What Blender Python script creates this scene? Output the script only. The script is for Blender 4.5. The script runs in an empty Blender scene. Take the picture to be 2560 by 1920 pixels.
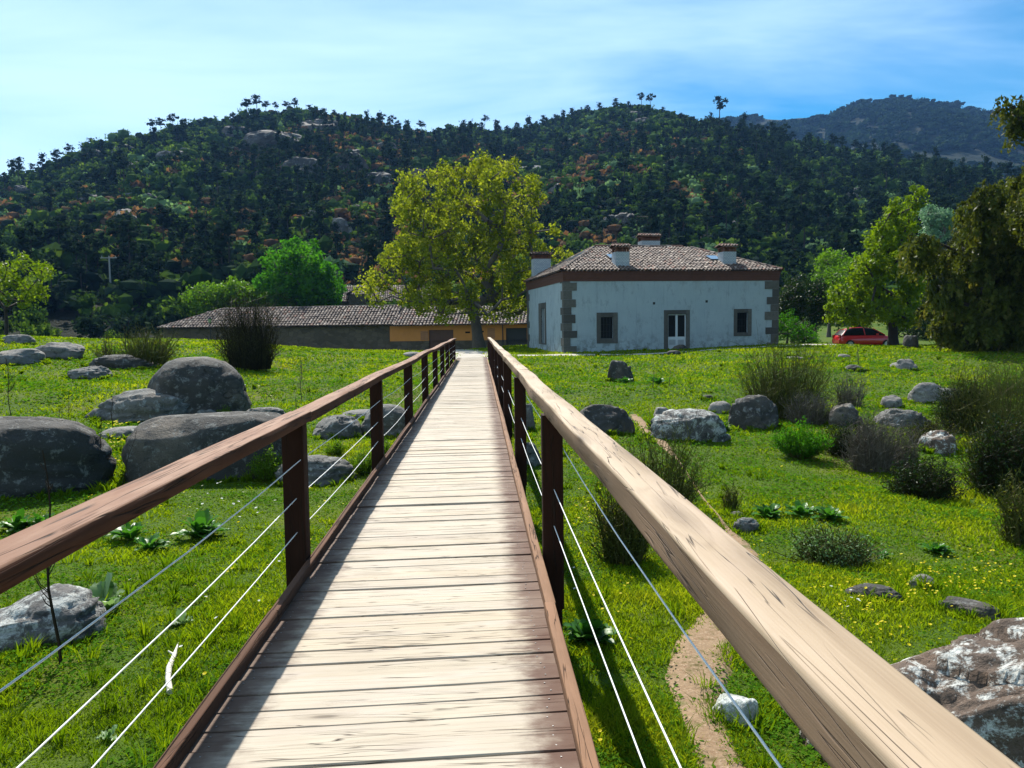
import bpy, bmesh, math, random
import numpy as np
from mathutils import Matrix, Vector
# ------------------------------------------------------------------ camera, sky, sun, exposure
sc = bpy.context.scene
CAM = np.array([0.0, 0.0, 1.6]); YAW = 0.0417; PITCH = 0.0744; ROLL = 0.014; F = 1920.0
cam_data = bpy.data.cameras.new('camera'); cam = bpy.data.objects.new('camera', cam_data)
sc.collection.objects.link(cam); sc.camera = cam
cam_data.sensor_width = 36.0; cam_data.lens = 27.0; cam_data.clip_start = 0.05; cam_data.clip_end = 6000
RC = Matrix.Rotation(-YAW, 3, 'Z') @ Matrix.Rotation(math.pi/2-PITCH, 3, 'X') @ Matrix.Rotation(-ROLL, 3, 'Z')
cam.location = CAM; cam.rotation_euler = RC.to_euler()
SUN_EL = math.radians(47); SUN_AZ = math.radians(-11)        # azimuth from +Y towards +X
world = bpy.data.worlds.new("World"); sc.world = world; world.use_nodes = True
wn = world.node_tree.nodes; wl = world.node_tree.links; wn.clear()
w_out = wn.new('ShaderNodeOutputWorld'); w_bg = wn.new('ShaderNodeBackground'); w_sky = wn.new('ShaderNodeTexSky')
w_sky.sky_type = 'NISHITA'; w_sky.sun_disc = False; w_sky.sun_elevation = SUN_EL; w_sky.sun_rotation = SUN_AZ
w_sky.altitude = 700; w_sky.air_density = 1.0; w_sky.dust_density = 0.6; w_sky.ozone_density = 1.2
w_bg.inputs[1].default_value = 0.066
# thin cirrus: streaky noise on the sky direction projected to a high plane
tc = wn.new('ShaderNodeTexCoord'); sep = wn.new('ShaderNodeSeparateXYZ'); wl.new(tc.outputs['Generated'], sep.inputs[0])
def wm(op, a, b):
    n = wn.new('ShaderNodeMath'); n.operation = op
    for i, s in enumerate((a, b)):
        if s is None: continue
        if isinstance(s, (int, float)): n.inputs[i].default_value = s
        else: wl.new(s, n.inputs[i])
    return n.outputs[0]
zz = wm('MAXIMUM', wm('ADD', sep.outputs[2], 0.12), 0.05)
comb = wn.new('ShaderNodeCombineXYZ'); wl.new(wm('DIVIDE', sep.outputs[0], zz), comb.inputs[0]); wl.new(wm('DIVIDE', sep.outputs[1], zz), comb.inputs[1])
mp = wn.new('ShaderNodeMapping'); mp.inputs['Rotation'].default_value = (0, 0, math.radians(24)); mp.inputs['Scale'].default_value = (0.55, 1.2, 1); mp.inputs['Location'].default_value = (3.1, 1.3, 0)
wl.new(comb.outputs[0], mp.inputs[0])
n1 = wn.new('ShaderNodeTexNoise'); n1.inputs['Scale'].default_value = 1.3; n1.inputs['Detail'].default_value = 5; n1.inputs['Roughness'].default_value = 0.55; n1.inputs['Distortion'].default_value = 0.5
wl.new(mp.outputs[0], n1.inputs['Vector'])
# more veil towards the left / low sky (the side of the sun)
side = wm('MULTIPLY', wm('SUBTRACT', 0.32, sep.outputs[0]), 1.1)
cl = wn.new('ShaderNodeMapRange'); cl.inputs[1].default_value = 0.22; cl.inputs[2].default_value = 0.92; cl.interpolation_type = 'SMOOTHSTEP'
wl.new(wm('ADD', n1.outputs['Fac'], wm('MULTIPLY', side, 0.35)), cl.inputs[0])
mixw = wn.new('ShaderNodeMixRGB'); mixw.inputs[2].default_value = (8.4, 11.0, 13.2, 1)
wl.new(wm('MULTIPLY', cl.outputs[0], 0.72), mixw.inputs[0]); 
hs = wn.new('ShaderNodeHueSaturation'); hs.inputs['Saturation'].default_value = 1.75; hs.inputs['Hue'].default_value = 0.492; wl.new(w_sky.outputs[0], hs.inputs['Color'])
wl.new(hs.outputs[0], mixw.inputs[1]); wl.new(mixw.outputs[0], w_bg.inputs[0]); wl.new(w_bg.outputs[0], w_out.inputs[0])
sd = bpy.data.lights.new('sun', 'SUN'); so = bpy.data.objects.new('sun', sd); sc.collection.objects.link(so)
sd.energy = 5.0; sd.angle = math.radians(0.5); sd.color = (1.0, 0.95, 0.86)
SUNV = Vector((math.sin(SUN_AZ)*math.cos(SUN_EL), math.cos(SUN_AZ)*math.cos(SUN_EL), math.sin(SUN_EL)))
so.rotation_euler = SUNV.to_track_quat('Z', 'Y').to_euler()
sc.view_settings.view_transform = 'Standard'; sc.view_settings.look = 'None'
sc.view_settings.exposure = 0.86; sc.view_settings.gamma = 1.0
sc.cycles.max_bounces = 7; sc.cycles.transparent_max_bounces = 4; sc.cycles.volume_bounces = 0
# ------------------------------------------------------------------ helpers
S = 2560/2212.0
RCn = np.array(RC)
def ray(px, py): return RCn @ np.array([(px-1280)/F, (960-py)/F, -1.0])
def P(dx, dy, Z): return CAM + ray(dx*S, dy*S)*Z            # a point seen at (dx,dy) of the 2212-wide view at depth Z
def azel(dx, dy):
    r = ray(dx*S, dy*S); return math.atan2(r[0], r[1]), r[2]/math.hypot(r[0], r[1])
def _h(ix, iy, iz, seed):
    n = (ix.astype(np.int64)*374761393 + iy.astype(np.int64)*668265263 + iz.astype(np.int64)*2147483647 + seed*1274126177) & 0x7fffffff
    n = ((n ^ (n >> 13))*1274126177) & 0x7fffffff
    return ((n ^ (n >> 16)) & 0xffff)/65535.0
def vn3(x, y, z, seed=0):
    x = np.asarray(x, float); y = np.asarray(y, float)+0*x; z = np.asarray(z, float)+0*x
    ix = np.floor(x); iy = np.floor(y); iz = np.floor(z); fx = x-ix; fy = y-iy; fz = z-iz
    fx = fx*fx*(3-2*fx); fy = fy*fy*(3-2*fy); fz = fz*fz*(3-2*fz); r = 0
    for a in (0, 1):
        for b in (0, 1):
            for c in (0, 1):
                r = r + _h(ix+a, iy+b, iz+c, seed)*(fx if a else 1-fx)*(fy if b else 1-fy)*(fz if c else 1-fz)
    return r*2-1
def fbm(x, y, z=0.0, seed=0, o=4, g=0.5):
    r = 0; a = 1; t = 0
    for k in range(o):
        r = r+a*vn3(np.asarray(x)*2**k, np.asarray(y)*2**k, np.asarray(z)*2**k, seed+k); t += a; a *= g
    return r/t
CP = np.array([(0,-12,-.75),(-12,-12,-.5),(12,-12,-1.1),(0,3,-.62),(-3,3,-.6),(-8,4,-.5),(3,4,-.75),(8,5,-1.0),(15,6,-1.1),(0,10,-.8),(-4,10,-.7),(-10,12,-.45),(-16,14,-.1),
 (4,10,-.95),(9,12,-1.2),(14,14,-1.1),(22,16,-.6),(0,20,-.75),(-6,20,-.5),(-14,22,.15),(-22,25,.7),(6,20,-.9),(12,22,-.85),(18,24,-.5),(26,28,.0),
 (0,30,-.45),(-6,30,-.1),(-12,32,.5),(-17,34,.9),(-26,36,1.35),(-36,38,1.5),(6,30,-.5),(14,32,-.15),(22,35,.15),(32,38,.4),
 (0,38,-.12),(0,43,-.02),(0,50,.02),(-5.5,44,.18),(-9,42,.5),(-13.5,41,.98),(-17,41,1.22),(-26,40,1.48),(-40,42,1.6),(5,45,-.02),(10,45,.1),(18.4,46.6,.26),(8,40,-.05),(15,41,.2),
 (4,57,.1),(20,56,.1),(27,55,-.3),(34,55,-.1),(-5,60,-.4),(-18,55,.4),(-30,55,.8),(-10,78,-.75),(-30,75,-.3),(-60,60,1.0),(5,80,-.7),(20,80,-.3),(40,70,.2),(60,60,1.5),
 (-30,105,.8),(0,105,.8),(30,105,1.2),(60,100,2.5),(-70,100,1.5),(-20,90,-.2),(10,92,0),(-90,40,2),(90,40,2),(-60,0,0),(60,0,0),(0,-60,-1)], float)
def H(x, y, noise=True):
    x = np.asarray(x, float); y = np.asarray(y, float); num = 0*x*y; den = 0*x*y
    for cx, cy, cz in CP:
        s2 = 1.5+0.0016*(cy*cy+cx*cx)
        w = 1.0/((x-cx)**2+(y-cy)**2+s2)**2*s2
        num = num+w*cz; den = den+w
    z = num/den
    if noise: z = z+0.07*fbm(x*.35, y*.35, 0, 5, 3)+0.02*fbm(x*1.6, y*1.6, 0, 9, 2)
    return z
def Hs(x, y): return float(H(np.array([x]), np.array([y]))[0])
def G(dx, dy, far=140.0):
    r = ray(dx*S, dy*S); t = np.concatenate([np.arange(1.5, 30, .03), np.arange(30, far, .15)])
    z = CAM[2]+r[2]*t; h = H(r[0]*t, r[1]*t); i = np.argmax(z < h)
    if z[i] >= h[i]: i = -1
    return np.array([r[0]*t[i], r[1]*t[i], h[i]]), float(t[i])
class MB:
    def __init__(s): s.V = []; s.F = {3: [], 4: []}; s.M = {3: [], 4: []}; s.U = {3: [], 4: []}; s.n = 0; s.R = []
    def add(s, V, Fc, mat=0, uv=None, rnd=0.0):
        V = np.asarray(V, float).reshape(-1, 3); Fc = np.asarray(Fc, int); k = Fc.shape[1]
        s.V.append(V); s.F[k].append(Fc+s.n)
        s.M[k].append(np.full(len(Fc), mat) if np.isscalar(mat) else np.asarray(mat))
        s.U[k].append(np.zeros((len(Fc), k, 2)) if uv is None else np.asarray(uv, float).reshape(len(Fc), k, 2))
        s.R.append(np.full(len(V), rnd) if np.isscalar(rnd) else np.asarray(rnd)); s.n += len(V)
    def box(s, c, d, mat=0, rot=None, rnd=0.0):
        c = np.array(c, float); d = np.array(d, float)/2
        V = np.array([(x, y, z) for z in (-1, 1) for y in (-1, 1) for x in (-1, 1)])*d
        if rot is not None: V = V @ np.array(rot).T
        uvq = []
        Fq = [(0,2,3,1),(4,5,7,6),(0,1,5,4),(2,6,7,3),(0,4,6,2),(1,3,7,5)]
        ax = [(0,1),(0,1),(0,2),(0,2),(1,2),(1,2)]
        V0 = np.array([(x, y, z) for z in (-1, 1) for y in (-1, 1) for x in (-1, 1)])*d
        for f, a in zip(Fq, ax): uvq.append([(V0[i][a[0]]+rnd*7, V0[i][a[1]]+rnd*13) for i in f])
        s.add(V+c, Fq, mat, uvq, rnd)
    def bx(s, x0, x1, y0, y1, z0, z1, mat=0, rnd=0.0): s.box(((x0+x1)/2, (y0+y1)/2, (z0+z1)/2), (x1-x0, y1-y0, z1-z0), mat, None, rnd)
    def tube(s, pts, rad, sides=6, mat=0, cap=True, rnd=0.0, u0=0.0):
        p = np.asarray(pts, float); n = len(p); rad = np.broadcast_to(np.asarray(rad, float), (n,))
        t = np.gradient(p, axis=0); t /= np.linalg.norm(t, axis=1)[:, None]+1e-9
        a = np.array([0, 0, 1.0]) if abs(t[0][2]) < .9 else np.array([1.0, 0, 0])
        A = np.cross(t, a); A /= np.linalg.norm(A, axis=1)[:, None]+1e-9; B = np.cross(t, A)
        an = np.arange(sides)*2*math.pi/sides
        V = p[:, None]+rad[:, None, None]*(A[:, None]*np.cos(an)[None, :, None]+B[:, None]*np.sin(an)[None, :, None])
        V = V.reshape(-1, 3); L = np.concatenate([[0], np.cumsum(np.linalg.norm(np.diff(p, axis=0), axis=1))])+u0
        i = np.repeat(np.arange(n-1), sides); j = np.tile(np.arange(sides), n-1); j2 = (j+1) % sides
        Fq = np.stack([i*sides+j, i*sides+j2, (i+1)*sides+j2, (i+1)*sides+j], 1)
        rr = float(np.mean(rad))*2*math.pi/sides
        uv = np.stack([np.stack([L[i], j*rr], 1), np.stack([L[i], (j+1)*rr], 1), np.stack([L[i+1], (j+1)*rr], 1), np.stack([L[i+1], j*rr], 1)], 1)
        s.add(V, Fq, mat, uv, rnd)
        if cap:
            for e in (0, n-1):
                c = p[e]; Vc = np.vstack([V[e*sides:(e+1)*sides], c[None]]); k = np.arange(sides)
                s.add(Vc, np.stack([k, (k+1) % sides, np.full(sides, sides)], 1), mat, None, rnd)
    def build(s, name, mats, parent=None, origin=(0, 0, 0), smooth=False):
        me = bpy.data.meshes.new(name); V = np.vstack(s.V)-np.array(origin); nv = len(V)
        me.vertices.add(nv); me.vertices.foreach_set('co', V.astype(np.float32).ravel())
        fs = []; ms = []; tot = []; us = []
        for k in (3, 4):
            if s.F[k]:
                f = np.vstack(s.F[k]); fs.append(f.ravel()); tot.append(np.full(len(f), k)); ms.append(np.concatenate(s.M[k])); us.append(np.concatenate(s.U[k]).reshape(-1, 2))
        lv = np.concatenate(fs); tot = np.concatenate(tot); st = np.concatenate([[0], np.cumsum(tot)[:-1]])
        me.loops.add(len(lv)); me.loops.foreach_set('vertex_index', lv.astype(np.int32))
        me.polygons.add(len(tot)); me.polygons.foreach_set('loop_start', st.astype(np.int32)); me.polygons.foreach_set('loop_total', tot.astype(np.int32))
        me.update(calc_edges=True)
        me.polygons.foreach_set('material_index', np.concatenate(ms).astype(np.int32))
        me.polygons.foreach_set('use_smooth', np.full(len(tot), bool(smooth)))
        me.uv_layers.new(name='UVMap'); me.uv_layers[0].data.foreach_set('uv', np.vstack(us).astype(np.float32).ravel())
        at = me.attributes.new('rnd', 'FLOAT', 'POINT'); at.data.foreach_set('value', np.concatenate(s.R).astype(np.float32))
        for m in (mats if isinstance(mats, (list, tuple)) else [mats]): me.materials.append(m)
        me.validate(); me.update()
        o = bpy.data.objects.new(name, me); sc.collection.objects.link(o)
        if parent is not None: o.parent = parent
        else: o.location = tuple(origin)
        return o
def tag(o, label=None, cat=None, group=None, kind=None):
    for k, v in (('label', label), ('category', cat), ('group', group), ('kind', kind)):
        if v: o[k] = v
    return o
def thing(name, label, cat, loc=(0, 0, 0), rz=0, group=None):
    o = bpy.data.objects.new(name, None); sc.collection.objects.link(o); o.location = tuple(loc); o.rotation_euler = (0, 0, rz)
    o.empty_display_size = .3
    return tag(o, label, cat, group)
# ------------------------------------------------------------------ material helpers
class NT:
    def __init__(s, name):
        s.m = bpy.data.materials.new(name); s.m.use_nodes = True; s.t = s.m.node_tree; s.t.nodes.clear()
        s.out = s.t.nodes.new('ShaderNodeOutputMaterial')
    def n(s, ty, **k):
        n = s.t.nodes.new(ty)
        for a, v in k.items():
            if hasattr(n, a): setattr(n, a, v)
        return n
    def set(s, sock, v):
        if v is None: return
        if isinstance(v, bpy.types.NodeSocket): s.t.links.new(v, sock)
        elif isinstance(v, (tuple, list)) and len(v) == 3 and sock.type == 'RGBA': sock.default_value = (*v, 1)
        else: sock.default_value = v
    def math(s, op, a, b=None, c=None):
        n = s.n('ShaderNodeMath'); n.operation = op
        for i, v in enumerate((a, b, c)): s.set(n.inputs[i], v) if v is not None else None
        return n.outputs[0]
    def mix(s, f, a, b, bt='MIX'):
        n = s.n('ShaderNodeMixRGB'); n.blend_type = bt; s.set(n.inputs[0], f); s.set(n.inputs[1], a); s.set(n.inputs[2], b); return n.outputs[0]
    def noise(s, vec, scale, det=4, rough=.55, dist=0.0):
        n = s.n('ShaderNodeTexNoise'); s.set(n.inputs['Vector'], vec); n.inputs['Scale'].default_value = scale; n.inputs['Detail'].default_value = det
        n.inputs['Roughness'].default_value = rough; n.inputs['Distortion'].default_value = dist; return n.outputs['Fac']
    def vor(s, vec, scale, feat='F1'):
        n = s.n('ShaderNodeTexVoronoi'); n.feature = feat; s.set(n.inputs['Vector'], vec); n.inputs['Scale'].default_value = scale; return n
    def map(s, vec, sc_=(1, 1, 1), loc=(0, 0, 0), rot=(0, 0, 0)):
        n = s.n('ShaderNodeMapping'); s.set(n.inputs[0], vec); n.inputs['Scale'].default_value = sc_; n.inputs['Location'].default_value = loc; n.inputs['Rotation'].default_value = rot; return n.outputs[0]
    def rng(s, v, a, b, c=0.0, d=1.0, smooth=False):
        n = s.n('ShaderNodeMapRange'); n.interpolation_type = 'SMOOTHSTEP' if smooth else 'LINEAR'
        s.set(n.inputs[0], v)
        for i, q in enumerate((a, b, c, d)): n.inputs[i+1].default_value = q
        return n.outputs[0]
    def ramp(s, v, cols):
        n = s.n('ShaderNodeValToRGB'); s.set(n.inputs[0], v); cr = n.color_ramp
        for i, (p, c) in enumerate(cols):
            e = cr.elements[i] if i < 2 else cr.elements.new(p)
            e.position = p; e.color = (*c, 1)
        return n.outputs[0]
    def attr(s, nm='rnd'): n = s.n('ShaderNodeAttribute'); n.attribute_name = nm; return n.outputs['Fac']
    def obj(s): return s.n('ShaderNodeTexCoord').outputs['Object']
    def uv(s): return s.n('ShaderNodeTexCoord').outputs['UV']
    def geo(s): return s.n('ShaderNodeNewGeometry')
    def orand(s): return s.n('ShaderNodeObjectInfo').outputs['Random']
    def bump(s, h, st=.3, d=.02):
        n = s.n('ShaderNodeBump'); s.set(n.inputs['Height'], h); n.inputs['Strength'].default_value = st; n.inputs['Distance'].default_value = d; return n.outputs[0]
    def pbr(s, col, rough=.8, nrm=None, metal=0.0, spec=.5):
        b = s.n('ShaderNodeBsdfPrincipled'); s.set(b.inputs['Base Color'], col); s.set(b.inputs['Roughness'], rough); b.inputs['Metallic'].default_value = metal
        b.inputs['Specular IOR Level'].default_value = spec
        if nrm is not None: s.set(b.inputs['Normal'], nrm)
        s.t.links.new(b.outputs[0], s.out.inputs[0]); s.b = b; return s.m
def xyz(t, v):
    n = t.n('ShaderNodeSeparateXYZ'); t.set(n.inputs[0], v); return n.outputs
def leafmat(name, cols, trans=.45, rough=.5, patch=1.5, spec=.3, tcol=(1.25, 1.2, .55)):
    t = NT(name); r = t.attr(); f = t.math('ADD', t.math('MULTIPLY', r, .65), t.math('MULTIPLY', t.noise(t.geo().outputs['Position'], patch, 3), .5))
    n = len(cols); c = t.ramp(t.rng(f, .15, .95), [(i/(n-1), q) for i, q in enumerate(cols)])
    b = t.n('ShaderNodeBsdfPrincipled'); t.set(b.inputs['Base Color'], c); b.inputs['Roughness'].default_value = rough; b.inputs['Specular IOR Level'].default_value = spec*.35
    tr = t.n('ShaderNodeBsdfTranslucent'); t.set(tr.inputs[0], t.mix(1.0, c, tcol, 'MULTIPLY'))
    mx = t.n('ShaderNodeMixShader'); mx.inputs[0].default_value = trans; t.t.links.new(b.outputs[0], mx.inputs[1]); t.t.links.new(tr.outputs[0], mx.inputs[2]); t.t.links.new(mx.outputs[0], t.out.inputs[0])
    return t.m
def flat(name, col, rough=.8, var=.15, scale=3.0, bump=.15, metal=0.0, spec=.4):
    t = NT(name); o = t.obj(); n = t.noise(o, scale, 5); c = t.mix(n, tuple(x*(1-var) for x in col), tuple(x*(1+var) for x in col))
    return t.pbr(c, rough, t.bump(t.noise(o, scale*8, 3), bump, .01), metal, spec)
def wood(name, light, dark, knot=1.0, rough=.55, stain=None, crack=.012, dens=42, weather=None, spec=.5, ku=1.5, kv=7.0, kt=.62):
    t = NT(name); uv = t.uv(); x = xyz(t, uv); r = t.attr()
    v = t.vor(t.map(uv, (ku, kv, 1)), 1.0); d = v.outputs['Distance']; vc = xyz(t, v.outputs['Color'])
    K = t.math('MULTIPLY', t.rng(d, .0, .40, 1, 0, True), t.math('GREATER_THAN', vc[0], kt))
    ph = t.math('ADD', t.math('MULTIPLY', x[1], dens*2.4), t.math('ADD', t.math('MULTIPLY', K, 14.0), t.math('MULTIPLY', t.noise(t.map(uv, (.7, 9, 1)), 1.0, 3), 11.0)))
    g = t.math('MULTIPLY_ADD', t.math('SINE', ph), .5, .5)
    g2 = t.noise(t.map(uv, (4, 150, 1)), 1.0, 4, .6)
    gr = t.math('ADD', t.math('MULTIPLY', t.math('POWER', g, 5.0), .24*knot), t.math('MULTIPLY', t.rng(g2, .35, .75), .34))
    big = t.noise(t.map(uv, (.9, 3.5, 1)), 1.0, 4)
    c = t.mix(t.math('MULTIPLY', gr, t.rng(big, .3, .7, .35, 1.0)), light, dark)
    c = t.mix(t.rng(t.math('FRACT', t.math('MULTIPLY', r, 7.3)), .55, 1, 0, .42), c, t.mix(.45, light, dark))
    c = t.mix(t.rng(t.math('FRACT', t.math('MULTIPLY', r, 3.1)), .6, 1, 0, .30), c, tuple(q*f for q, f in zip(light, (1.02, .90, .70))))
    if weather: c = t.mix(t.rng(t.noise(t.map(uv, (1.6, 7, 1), (5, 5, 0)), 1.0, 5, .65), .47, .68, 0, .8), c, weather)
    c = t.mix(t.math('MULTIPLY', t.rng(d, .035, .12, 1, 0, True), t.math('MULTIPLY', t.math('GREATER_THAN', vc[0], kt), .75*knot)), c, tuple(q*.22 for q in dark))
    hal = t.math('MULTIPLY', t.rng(K, .35, 1, 0, .45), knot); c = t.mix(hal, c, tuple(q*.6 for q in dark))
    cr = t.math('ABSOLUTE', t.math('SUBTRACT', t.noise(t.map(uv, (.55, 15, 1), (3, 7, 0)), 1.0, 3, .5, .3), .5))
    crm = t.math('MULTIPLY', t.rng(cr, 0, crack, 1, 0), t.rng(t.noise(t.map(uv, (1.1, 4, 1), (1, 2, 0)), 1.0, 2), .46, .54))
    ob = t.n('ShaderNodeCombineXYZ'); t.set(ob.inputs[0], x[0]); t.set(ob.inputs[1], t.math('ADD', x[1], t.math('MULTIPLY', x[0], .07)))
    cr2 = t.math('ABSOLUTE', t.math('SUBTRACT', t.noise(t.map(ob.outputs[0], (1.0, 26, 1), (13, 3, 0)), 1.0, 2, .5, .25), .5))
    crm2 = t.math('MULTIPLY', t.rng(cr2, 0, crack*2.4, 1, 0), t.rng(t.noise(t.map(uv, (1.7, 11, 1), (4, 2, 0)), 1.0, 2), .52, .60))
    crm = t.math('MAXIMUM', crm, crm2)
    c = t.mix(crm, c, (.02, .012, .008))
    if stain: c = stain(t, c)
    hgt = t.math('SUBTRACT', t.math('MULTIPLY', gr, -.35), t.math('MULTIPLY', crm, 2.0))
    return t.pbr(c, rough, t.bump(hgt, .55, .006), 0, spec)
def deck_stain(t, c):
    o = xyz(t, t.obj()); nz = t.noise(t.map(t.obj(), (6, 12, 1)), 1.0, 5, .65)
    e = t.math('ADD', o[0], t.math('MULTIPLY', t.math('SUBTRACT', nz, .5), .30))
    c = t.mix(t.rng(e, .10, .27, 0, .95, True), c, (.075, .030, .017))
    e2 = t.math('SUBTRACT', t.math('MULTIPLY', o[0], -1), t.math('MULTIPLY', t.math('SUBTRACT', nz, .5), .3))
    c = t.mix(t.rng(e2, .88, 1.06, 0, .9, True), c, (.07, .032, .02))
    far = t.rng(t.noise(t.map(t.obj(), (2.2, 3.2, 1)), 1.0, 4), .42, .72, 0, .35)
    return t.mix(far, c, (.30, .235, .18))
def granite(name, base, lich=(.55, .55, .50), dark=(.045, .042, .04), lf=.5, warm=(.20, .16, .12), ls=5.5):
    t = NT(name); o = t.obj(); r = t.orand(); cb = t.n('ShaderNodeVectorMath'); cb.operation = 'ADD'; t.set(cb.inputs[0], o)
    cx = t.n('ShaderNodeCombineXYZ'); t.set(cx.inputs[0], t.math('MULTIPLY', r, 40)); t.set(cx.inputs[1], t.math('MULTIPLY', r, 17)); t.set(cb.inputs[1], cx.outputs[0]); p = cb.outputs[0]
    c = t.mix(t.noise(p, 1.6, 6, .65), tuple(q*.5 for q in base), tuple(q*1.35 for q in base))
    c = t.mix(t.rng(t.noise(p, .9, 4, .6), .5, .68, 0, .6), c, warm)
    n5 = t.noise(p, 5.5, 7, .75, .4)
    c = t.mix(t.rng(n5, .53, .62, 0, .85), c, dark)
    c = t.mix(t.math('MULTIPLY', t.rng(t.noise(t.map(p, (1, 1, 1), (9, 3, 1)), ls, 8, .78, .3), .60-.12*lf, .64-.08*lf), min(1, .5+lf*.5)), c, lich)
    c = t.mix(t.rng(t.noise(p, 60, 2, .7), .45, .7, 0, .5), c, tuple(q*.5 for q in base))
    cr = t.math('ABSOLUTE', t.math('SUBTRACT', t.noise(t.map(p, (.5, .5, 1.6)), 1.4, 4, .55, .8), .5)); crm = t.math('MULTIPLY', t.rng(cr, 0, .006, 1, 0), t.rng(t.noise(p, .7, 2), .52, .6))
    c = t.mix(t.math('MULTIPLY', crm, .7), c, (.015, .014, .013))
    h = t.math('SUBTRACT', t.math('ADD', t.math('MULTIPLY', t.noise(p, 7, 8, .7), .7), t.math('MULTIPLY', t.noise(p, 45, 3), .18)), t.math('MULTIPLY', crm, .5))
    return t.pbr(c, .85, t.bump(h, .9, .06), 0, .35)
# ------------------------------------------------------------------ materials
M = {}
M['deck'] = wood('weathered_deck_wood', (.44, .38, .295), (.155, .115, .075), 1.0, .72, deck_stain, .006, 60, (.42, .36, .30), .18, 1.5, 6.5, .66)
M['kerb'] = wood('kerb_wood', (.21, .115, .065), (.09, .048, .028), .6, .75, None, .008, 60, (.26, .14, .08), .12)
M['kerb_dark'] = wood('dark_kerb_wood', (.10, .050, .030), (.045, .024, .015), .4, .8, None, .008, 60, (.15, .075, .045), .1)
M['rail_brown'] = wood('brown_rail_wood', (.215, .11, .066), (.075, .036, .022), .35, .72, None, .016, 34, (.29, .175, .115), .15)
M['rail_pale'] = wood('bleached_rail_wood', (.36, .27, .18), (.15, .095, .052), 1.25, .66, None, .007, 24, (.39, .29, .205), .25, .8, 4.5)
M['rail_side_shade'] = wood('stain_shade_rail_side', (.075, .030, .017), (.035, .014, .009), .35, .8, None, .014, 34, (.10, .045, .027), .1)  # brown rail sides: remaining stain plus shade painted into the colour
M['rail_pale_side_shade'] = wood('stain_shade_pale_side', (.18, .115, .07), (.09, .05, .028), .9, .75, None, .010, 26, (.20, .135, .085), .2, .8, 4.5)  # pale rail sides: browner stain, darkened again to paint in shade
M['post'] = wood('post_wood', (.026, .010, .006), (.010, .005, .004), .3, .8, None, .014, 40, (.032, .014, .009), .1)
M['cable'] = flat('steel_cable', (.70, .70, .68), .5, .08, 30, .1, 0, .5)
M['bolt'] = flat('galvanised_bolt', (.2, .19, .18), .35, .1, 20, .1, .9)
M['concrete'] = flat('concrete', (.32, .31, .29), .9)
GR = [granite('granite_grey', (.125, .122, .112), (.34, .34, .32), lf=.45), granite('granite_lichen', (.105, .10, .095), (.40, .41, .38), (.03, .027, .024), 1.0), granite('granite_dark', (.048, .045, .040), (.22, .22, .20), lf=.45),
      granite('granite_warm', (.19, .18, .165), (.34, .34, .31), lf=.3), granite('granite_white', (.40, .42, .38), (.62, .65, .60), (.12, .13, .10), .9), granite('granite_brown_lichen', (.115, .08, .058), (.55, .56, .52), (.030, .024, .018), .8, (.13, .07, .04), 8.5)]
t = NT('meadow_soil'); pos = t.geo().outputs['Position']
c = t.ramp(t.noise(pos, .55, 6, .6), [(.25, (.035, .075, .006)), (.5, (.065, .115, .009)), (.62, (.105, .130, .014)), (.78, (.12, .10, .035))])
c = t.mix(t.rng(t.noise(pos, 9, 5, .7), .35, .7, 0, .55), c, (.018, .036, .006)); c = t.mix(t.rng(t.noise(t.map(pos, (1, 1, 1), (7, 7, 7)), 2.2, 6, .7), .62, .72, 0, .7), c, (.13, .095, .055))
M['soil'] = t.pbr(c, .95, t.bump(t.noise(pos, 14, 5, .7), .8, .05), 0, .1)
t = NT('dirt_trail'); pos = t.geo().outputs['Position']
c = t.mix(t.noise(pos, 3.5, 6, .65), (.20, .13, .075), (.32, .225, .14)); c = t.mix(t.rng(t.noise(pos, 26, 4, .7), .5, .7, 0, .6), c, (.16, .085, .045)); c = t.mix(t.rng(t.noise(pos, 1.5, 5, .7), .60, .68, 0, .7), c, (.06, .10, .015))
c = t.mix(t.rng(t.noise(pos, 60, 3, .7), .56, .66, 0, .8), c, (.40, .30, .21)); c = t.mix(t.rng(t.noise(t.map(pos, (1, 1, 1), (4, 4, 4)), 5, 5, .75), .52, .62, 0, .75), c, (.085, .075, .022))
M['dirt'] = t.pbr(c, .95, t.bump(t.noise(pos, 30, 5, .7), .7, .02), 0, .1)
t = NT('gravel_track'); pos = t.geo().outputs['Position']
c = t.mix(t.noise(pos, 4, 6, .7), (.34, .30, .25), (.48, .44, .38)); c = t.mix(t.rng(t.noise(pos, 1.3, 5, .7), .58, .68, 0, .7), c, (.10, .12, .03))
M['track'] = t.pbr(c, .95, t.bump(t.noise(pos, 20, 5, .7), .6, .02), 0, .1)
t = NT('hillside_soil'); pos = t.geo().outputs['Position']
c = t.ramp(t.noise(pos, .06, 7, .65), [(.3, (.003, .008, .004)), (.48, (.009, .016, .006)), (.6, (.018, .018, .010)), (.75, (.028, .030, .026))])
c = t.mix(t.rng(t.noise(pos, .5, 5, .7), .4, .7, 0, .6), c, (.010, .016, .009))
M['hill'] = t.pbr(c, .95, t.bump(t.noise(pos, .35, 6, .7), 1.0, 1.5), 0, .1)
t = NT('far_hillside_soil'); pos = t.geo().outputs['Position']
c = t.ramp(t.noise(pos, .012, 7, .65), [(.35, (.007, .014, .010)), (.5, (.013, .022, .013)), (.62, (.022, .030, .016)), (.75, (.040, .042, .028))])
M['hill_far'] = t.pbr(c, .95, t.bump(t.noise(pos, .08, 6, .7), 1.0, 5.0), 0, .1)
M['grass'] = leafmat('meadow_grass', [(.048, .10, .006), (.105, .185, .008), (.19, .265, .012), (.29, .31, .025)], .55, .95, .42, 0.0, (1.3, 1.25, .35))
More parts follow.
